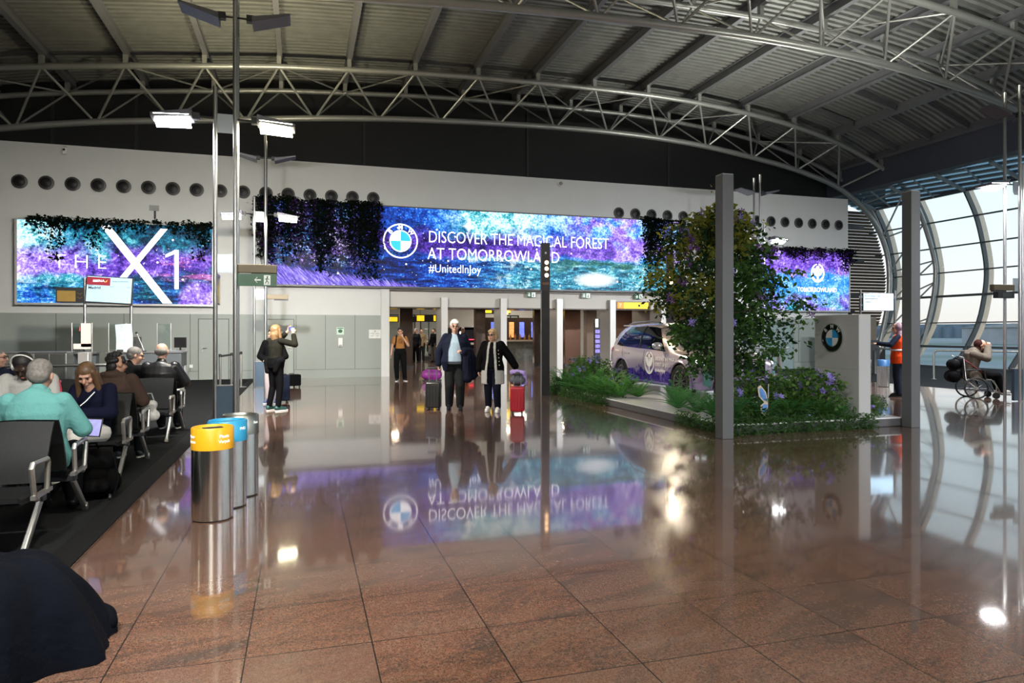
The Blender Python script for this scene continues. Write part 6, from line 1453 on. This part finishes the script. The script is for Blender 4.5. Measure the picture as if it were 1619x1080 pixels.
lumpy('red_cover', M('red_pushchair_cloth', (.22, .01, .02), .7, 0, .2, 6), t, [((-.07, .0, .45), (.07, .0, .75), .09, .08)]); MB().tube([(-.10, -.12, 1.0), (.10, -.12, 1.0)], .02, 8).tube([(-.13, -.05, .97), (.13, -.05, .97)], .012, 6).build('push_bar', CHROME, t, smooth=True)

# ================================================================ PASSAGE BEHIND THE DOORWAYS
BRZ = M('dark_bronze', (.060, .040, .030), .3, .5, .1, 2); COP = M('copper_ceiling', (.14, .07, .045), .22, .7, .12, .8); CPAN = M('copper_panel', (.16, .085, .06), .25, .6, .1, 1)
struct(MB().box((2.9, 24.5, 2.55), (16.2, 30.5, 2.7)).build('ceiling_passage', COP))
struct(MB().box((2.4, 30.5, 4.2), (26, 47.2, 4.3)).build('ceiling_hall', M('pale_hall_ceiling', (.5, .5, .5), .6, 0, .03, 1)))
struct(MB().box((2.6, 24.5, 0), (2.9, 47, 4.2)).build('wall_passage_left', M('pale_hall_wall', (.55, .53, .48), .6, 0, .03, 1)))
struct(MB().box((2.6, 46.9, 0), (26, 47.2, 4.2)).build('wall_passage_back', M('pale_hall_wall', ())))
struct(MB().box((15.7, 24.5, 0), (15.9, 31, 2.6)).box((15.7, 31, 0), (26, 31.2, 4.2)).build('wall_passage_right', M('beige_hall_wall', (.36, .30, .24), .5, 0, .04, 1)))
struct(MB().box((15.7, 31.2, -.2), (26, 47, 0)).build('floor_hall', FLOOR))
for i, x in enumerate((3.5, 5.8, 8.1, 10.6, 13.0)): light('passage_downlight', 'AREA', (x, 27.2+.4*(i % 2), 2.5), 26, (1, .80, .58), size=.25)
for i, (x, y) in enumerate(((5, 34), (8.5, 33), (12, 35), (7, 39), (11, 40), (15, 38), (18, 42), (14, 44))): light('hall_light', 'AREA', (x, y, 4.15), 150, (1, .92, .80), size=.7)
for i, (x, y, w_, m_, lab) in enumerate(((3.98, 29.4, .55, BRZ, 'dark bronze square pillar behind the first doorway'), (7.35, 29.6, .45, BRZ, 'dark bronze square pillar behind the second doorway, right of the white-haired man'), (10.2, 29.9, .32, BRZ, 'slim dark bronze pillar behind the third doorway'), (11.2, 28.6, .75, CPAN, 'copper-clad pillar behind the spotlight tower'), (13.4, 28.2, .9, CPAN, 'copper-clad pillar behind the car tail'), (12.55, 29.3, .5, M('beige_hall_wall', ()), 'beige square pillar behind the fourth doorway'))):
    t = thing('square_pillar', lab, 'pillar', (x, y, 0)); MB().box((0, 0, 0), (w_, w_*.8, 2.56)).build('shaft', m_, t, bevel=.01); MB().box((-.02, -.02, 0), (w_+.02, w_*.8+.02, .12)).build('base_trim', DARK, t)
YEL = M('sign_yellow_lit', (.95, .62, .02), .4, 0, .03, 3, estr=1.1); ORL = M('sign_orange_lit', (.9, .22, .01), .4, 0, .03, 3, estr=1.1)
def hang_sign(lab, x, y, z, w_, h_, cells, top=4.2):
    t = thing('hanging_sign', lab, 'sign', (x, y, z)); MB().box((0, 0, 0), (w_, .08, h_)).build('casing', BLACK, t)
    for k, (a, b, m_) in enumerate(cells): MB().box((a*w_, -.006, h_*.12), (b*w_, 0, h_*.88)).build('lit_panel', m_, t)
    for a in (.15, .85): MB().tube([(a*w_, .04, h_), (a*w_, .04, top-z)], .012, 6).build('hanger', DARK, t)
    return t
hang_sign('lit yellow direction sign far behind the first doorway, above the man in ochre', 3.75, 33, 2.02, 1.5, .28, [(.05, .4, YEL), (.7, .78, YEL)])
hang_sign('black sign with one yellow square far behind the first doorway', 5.35, 33.6, 2.05, 1.3, .36, [(.02, .30, YEL), (.66, .74, YEL)])
hang_sign('yellow lit lamp sign over the dark car in the passage', 9.0, 35, 2.5, 1.6, .5, [(.0, .35, YEL), (.45, 1., YEL)])
t = thing('gate_number_sign', 'lit orange and yellow gate sign over the fifth doorway beside the tree', 'sign', (11.66, 24.22, 2.46))
MB().box((-.15, .02, -.02), (1.45, .12, .27)).build('casing', M('sign_bronze_case', (.10, .08, .06), .4, .4), t); MB().box((0, 0, 0), (.26, .02, .24)).build('lit_panel', ORL, t)
for k in range(4): MB().box((.28+.265*k, 0, 0), (.535+.265*k, .02, .24)).build('lit_panel', YEL, t)
text('7', .2, SIGNW, t, (.07, -.004, .05), FRONT); MB().ball((.93, -.002, .12), (.05, .004, .05), 12).build('pictogram', BLACK, t)
# lit shopfront, bar and dark car far behind
t = thing('bar_counter', 'grey stone bar counter with warm shelves far behind the third doorway', 'bar', (9.6, 34.5, 0)); MB().box((0, 0, 0), (3.2, .8, 1.05)).build('front', M('mottled_stone', (.10, .105, .095), .4, 0, .35, 5), t); MB().box((-.05, -.06, 1.05), (3.25, .9, 1.12)).build('worktop', M('beige_worktop', (.45, .38, .30), .3), t)
t = thing('back_bar', 'dark shelf wall with lit blue and amber panels behind the far bar', 'shelving', (9.4, 36.6, 0)); MB().box((0, 0, 0), (4, .4, 2.35)).build('carcass', BRZ, t)
for k, (a, c_) in enumerate(((.55, (.15, .2, .75)), (.95, (.15, .2, .75)), (1.6, (.9, .35, .12)), (2.2, (.9, .5, .2)), (2.9, (.9, .35, .12)))): MB().box((a, -.02, 1.25), (a+.28, 0, 2.1)).build('lit_panel', M('bar_panel_%d' % (k % 3), c_, .4, 0, .3, 6, estr=.8), t)
for k in range(12): tag(MB().lathe([(.05, 0), (.05, .2), (.018, .26), (.018, .33)], 10, (9.75+.26*k, 34.75, 1.12)).build('bottle', M('amber_bottle', (.25, .10, .03), .15, 0, .3, 6), smooth=True), 'small bottle standing in a row on the far bar counter', 'bottle', 'bottles on the far bar')
CAR2 = car('dark blue car with a red light bar on a lit platform far behind the doorways', (8.75, 35.3, .42), PI*.06, M('midnight_car_paint', (.006, .007, .02), .15, .3, .1, 2, coat=.8), False)
CAR2.location = (7.85, 36.2, .22)
t = thing('car_platform', 'white edge-lit platform under the dark blue car', 'platform', (6.6, 33.6, 0)); MB().box((0, 0, 0), (2.7, 5.2, .20)).build('base', DARK, t); MB().box((0, -.01, .05), (2.7, 0, .19)).build('lit_edge', M('edge_light_white', (1, .93, .85), .3, 0, 0, 2, estr=4.), t)
t = thing('menu_screen', 'tall column of small violet screens beside the beige pillar, fourth doorway', 'screen', (11.45, 25.9, 0)); MB().box((0, 0, 0), (.24, .12, 2.1)).build('casing', BLACK, t)
for k in range(5): MB().box((.02, -.008, .70+.2*k), (.22, 0, .84+.2*k)).build('display', M('violet_display', (.22, .18, .7), .3, 0, .4, 14, estr=.9), t)
MB().box((.03, -.008, 1.75), (.15, 0, 2.08)).build('lit_top', LW, t)
t = thing('globe_lamp', 'round yellow globe lamp far behind the third doorway', 'lamp', (9.55, 32.6, 2.62)); MB().ball((0, 0, 0), .26, 16).build('globe', M('yellow_globe', (1, .75, .2), .3, 0, .05, 2, estr=2.2), t, smooth=True); MB().tube([(0, 0, .25), (0, 0, 1.58)], .01, 6).build('cord', BLACK, t)
for i, (x, w_) in enumerate(((4.7, 1.7), (6.75, 1.0), (11.9, 1.0))):
    t = thing('glass_partition', '%s glazed partition with dark frame far behind the doorways' % ('left', 'middle', 'right')[i], 'partition', (x, 41, 0)); MB().box((0, 0, 0), (.08, .08, 2.6)).box((w_, 0, 0), (w_+.08, .08, 2.6)).box((0, 0, 2.52), (w_+.08, .08, 2.6)).box((w_/2, 0, 0), (w_/2+.06, .08, 2.6)).build('frame', BLACK, t); MB().box((.08, .03, 0), (w_, .05, 2.52)).build('glass', PERSPEX, t)
# people far behind
def far_person(label, x, y, rz, top, leg, hairm, over=None, scale=1.):
    p = Person(label, (x, y, 0), rz, STAND, over, scale, 'fair', (0, 4, 0), vox=.016, face=False)
    p.garment('jacket', top, ['torso', 'uarm', ('farm', .95)], .022, hem=.08); p.garment('trousers', leg, ['pelvis', 'thigh', ('calf', .97)], .02); p.shoes(BSHOE, BLACK); p.hair(hairm)
far_person('distant person in black coat walking, left behind the first doorway', 4.75, 33.2, .4, BLK, BLK, HB)
far_person('distant person in dark suit standing near the glazed partition', 5.45, 34.4, 2.6, CHAR, BLK, HG)
far_person('distant person in beige jacket behind the first doorway', 6.0, 36, 3.0, cloth('beige_jacket', (.35, .25, .15)), CHAR, HB)
far_person('distant person in dark jacket at right behind the first doorway', 6.45, 34.8, 2.2, BLK, cloth('grey_trousers', (.12, .11, .10)), HK)
far_person('distant person in orange jacket behind the white-haired man', 7.15, 31.3, 3.3, cloth('orange_jacket', (.55, .12, .02)), BLK, HBL)

# ================================================================ RIGHT-HAND SIDE
t = thing('flight_display', 'white gate display on thin dark posts beyond the display pillar', 'display', (13.42, 13.9, 0), -.12)
MB().box((0, -.03, 2.08), (.86, .03, 2.53)).build('casing', BLACK, t, bevel=.006); MB().box((.015, -.036, 2.095), (.845, -.03, 2.515)).build('display', M('display_pale_blue', (.36, .52, .66), .3, 0, .02, 2, estr=.42), t)
text('Boarding call', .085, DK, t, (.03, -.038, 2.43), FRONT); MB().box((.02, -.038, 2.375), (.42, -.036, 2.39)).build('underline', DK, t); text('London', .06, DK, t, (.03, -.038, 2.29), FRONT)
for x in (-.05, .92): MB().tube([(x, 0, 0), (x, 0, 2.6)], .028, 8).build('post', DARK, t, smooth=True); MB().box((x-.03, -.02, 2.2), (x+.06 if x < 0 else x, .02, 2.25)).box((x-.06, -.02, 2.4), (x+.06, .02, 2.45)).build('bracket', BLACK, t)
t = thing('gate_sign', 'dark overhead sign fixed to the light mast at the right frame edge', 'sign', (14.75, 11.38, 2.3)); MB().box((-.12, -.06, .0), (.36, .06, .14)).build('casing', BLACK, t); MB().box((.0, -.066, .02), (.3, -.06, .12)).build('dim_panel', M('dim_grey_panel', (.03, .035, .035), .4), t)
def rail(lab, a, b, z=.95, mids=()):
    t = thing('steel_railing', lab, 'railing', (a[0], a[1], 0)); d = Vector((b[0]-a[0], b[1]-a[1], 0)); L_ = d.length; u = d/L_
    t.rotation_euler = (0, 0, math.atan2(d.y, d.x))
    MB().tube([(0, 0, 0), (0, 0, z-.12), (.04, 0, z-.03), (.12, 0, z), (L_-.12, 0, z), (L_-.04, 0, z-.03), (L_, 0, z-.12), (L_, 0, 0)], .032, 10).build('hoop', ALU, t, smooth=True)
    for f in mids: MB().tube([(L_*f, 0, 0), (L_*f, 0, z)], .028, 8).build('post', ALU, t, smooth=True)
    for f in (0, *mids, 1): MB().lathe([(.08, 0), (.08, .012), (.035, .02)], 16, (L_*f, 0, 0)).build('floor_plate', STEEL, t)
rail('steel hoop railing in front of the glass facade, behind the wheelchair', (19.8, 17.5), (21.3, 14.9), .95, (.38,))
rail('steel hoop railing further back by the glass facade, beside the right column', (20.3, 20.4), (19.3, 18.3), .95)
# low cupboards along the dark end wall
t = thing('info_kiosk', 'dark kiosk with two small lit screens behind the display pillar', 'kiosk', (19.2, 20.6, 0)); MB().box((0, 0, 0), (1.5, .6, 1.25)).build('body', DARK, t); MB().box((-.05, .2, 1.25), (1.55, .6, 2.1)).build('back_panel', M('dark_tan_panel', (.10, .085, .065), .5), t); MB().box((.15, .19, 1.55), (.35, .2, 1.66)).box((.8, .19, 1.42), (1.15, .2, 1.62)).build('lit_screen', M('kiosk_screen', (.5, .65, .75), .3, 0, .1, 6, estr=.9), t)
# wheelchair and its sitter
RUB = TYRE; WX, WY, WR = 15.15, 12.35, math.radians(-122)
t = thing('wheelchair', 'dark wheelchair by the glass facade with its user in a beige coat', 'wheelchair', (WX, WY, 0), WR)
for q in (-1, 1):
    w_ = MB().tube([(q*.29, -.02+.235*math.cos(a), .24+.235*math.sin(a)) for a in np.linspace(0, 2*PI, 33)[:-1]], .020, 8, closed=True).build('rear_wheel', RUB, t, smooth=True)
    mb = MB().lathe([(0, -.03), (.035, -.03), (.035, .03), (0, .03)], 12, (q*.29, -.02, .24), axis='x')
    for k in range(10): a = 2*PI*k/10; mb.tube([(q*.29, -.02, .24), (q*.29, -.02+.22*math.cos(a), .24+.22*math.sin(a))], .004, 4)
    mb.build('spokes', STEEL, w_); 
    MB().lathe([(0, -.02), (.075, -.02), (.075, .02), (0, .02)], 20, (q*.24, .40, .075), axis='x').build('caster', RUB, t, smooth=True)
    MB().tube([(q*.24, .40, .08), (q*.24, .40, .30), (q*.25, .30, .44), (q*.25, -.22, .44), (q*.25, -.27, .95), (q*.25, -.36, .98)], .014, 8).tube([(q*.25, -.22, .44), (q*.27, -.02, .24)], .014, 6).tube([(q*.25, .34, .42), (q*.17, .52, .12), (q*.17, .62, .10)], .014, 6).build('frame_tube', ALU, t, smooth=True)
    MB().tube([(q*.26, -.22, .66), (q*.26, .14, .67), (q*.26, .18, .45)], .02, 8).build('armrest', BLACK, t, smooth=True); MB().box((q*.17-.07, .52, .09), (q*.17+.07, .70, .11)).build('footrest', BLACK, t)
MB().box((-.23, -.22, .43), (.23, .24, .47)).build('seat', BLACK, t, bevel=.015); MB().box((-.23, -.28, .47), (.23, -.245, .93)).build('backrest', BLACK, t, bevel=.01)
BEI = cloth('beige_coat', (.17, .14, .11))
p = Person('person in beige coat bent over in the wheelchair by the windows', (WX, WY, 0), WR, SIT, dict(head=(0, .16, 1.19), neck=(0, .08, 1.08), chest=(0, .0, .92), wl=(-.07, .28, 1.15), wr=(.07, .28, 1.15), el=(-.25, .20, .90), er=(.25, .20, .90), tl=(-.13, .66, .15), tr=(.13, .66, .15), al=(-.12, .54, .17), ar=(.12, .54, .17)), 1.04, 'tan', (0, 30, 0), vox=.011, girth=1.15, hands=dict(l=dict(dir=(0, .2, 1), curl=40), r=dict(dir=(0, .2, 1), curl=40)))
p.garment('coat', BEI, ['torso', 'uarm', ('farm', .92), 'neck'], .04, hem=.05, flare=.04); p.garment('trousers', BLK, ['pelvis', 'thigh', ('calf', .97)], .02); p.shoes(M('pale_trainer', (.45, .43, .40), .5), WHITE)
p.garment('headscarf', cloth('dark_red_scarf', (.06, .02, .018), .5), [], .01, extra=lambda mb, s: (mb.ball(tuple(s.J['head']+Vector((0, -.04, .03))), (.10, .105, .115), 14), mb.cap(s.J['neck'], s.J['neck']+Vector((0, .03, .06)), .085, .08)))
t = thing('backpack', 'large black backpack hanging behind the wheelchair', 'bag', (WX, WY, 0), WR)
lumpy('pack', BLK, t, [((-.10, -.42, .50), (.10, -.42, .50), .15, .15), ((-.08, -.40, .78), (.08, -.40, .78), .13, .13)], .014); MB().tube([(-.05, -.40, .90), (-.08, -.30, .96), (.08, -.30, .96), (.05, -.40, .90)], .012, 6).build('strap', BLK, t, smooth=True); MB().tube([(.24, -.25, .9), (.2, .2, .55)], .016, 6).build('red_strap', M('dark_red_strap', (.12, .01, .015), .7), t)
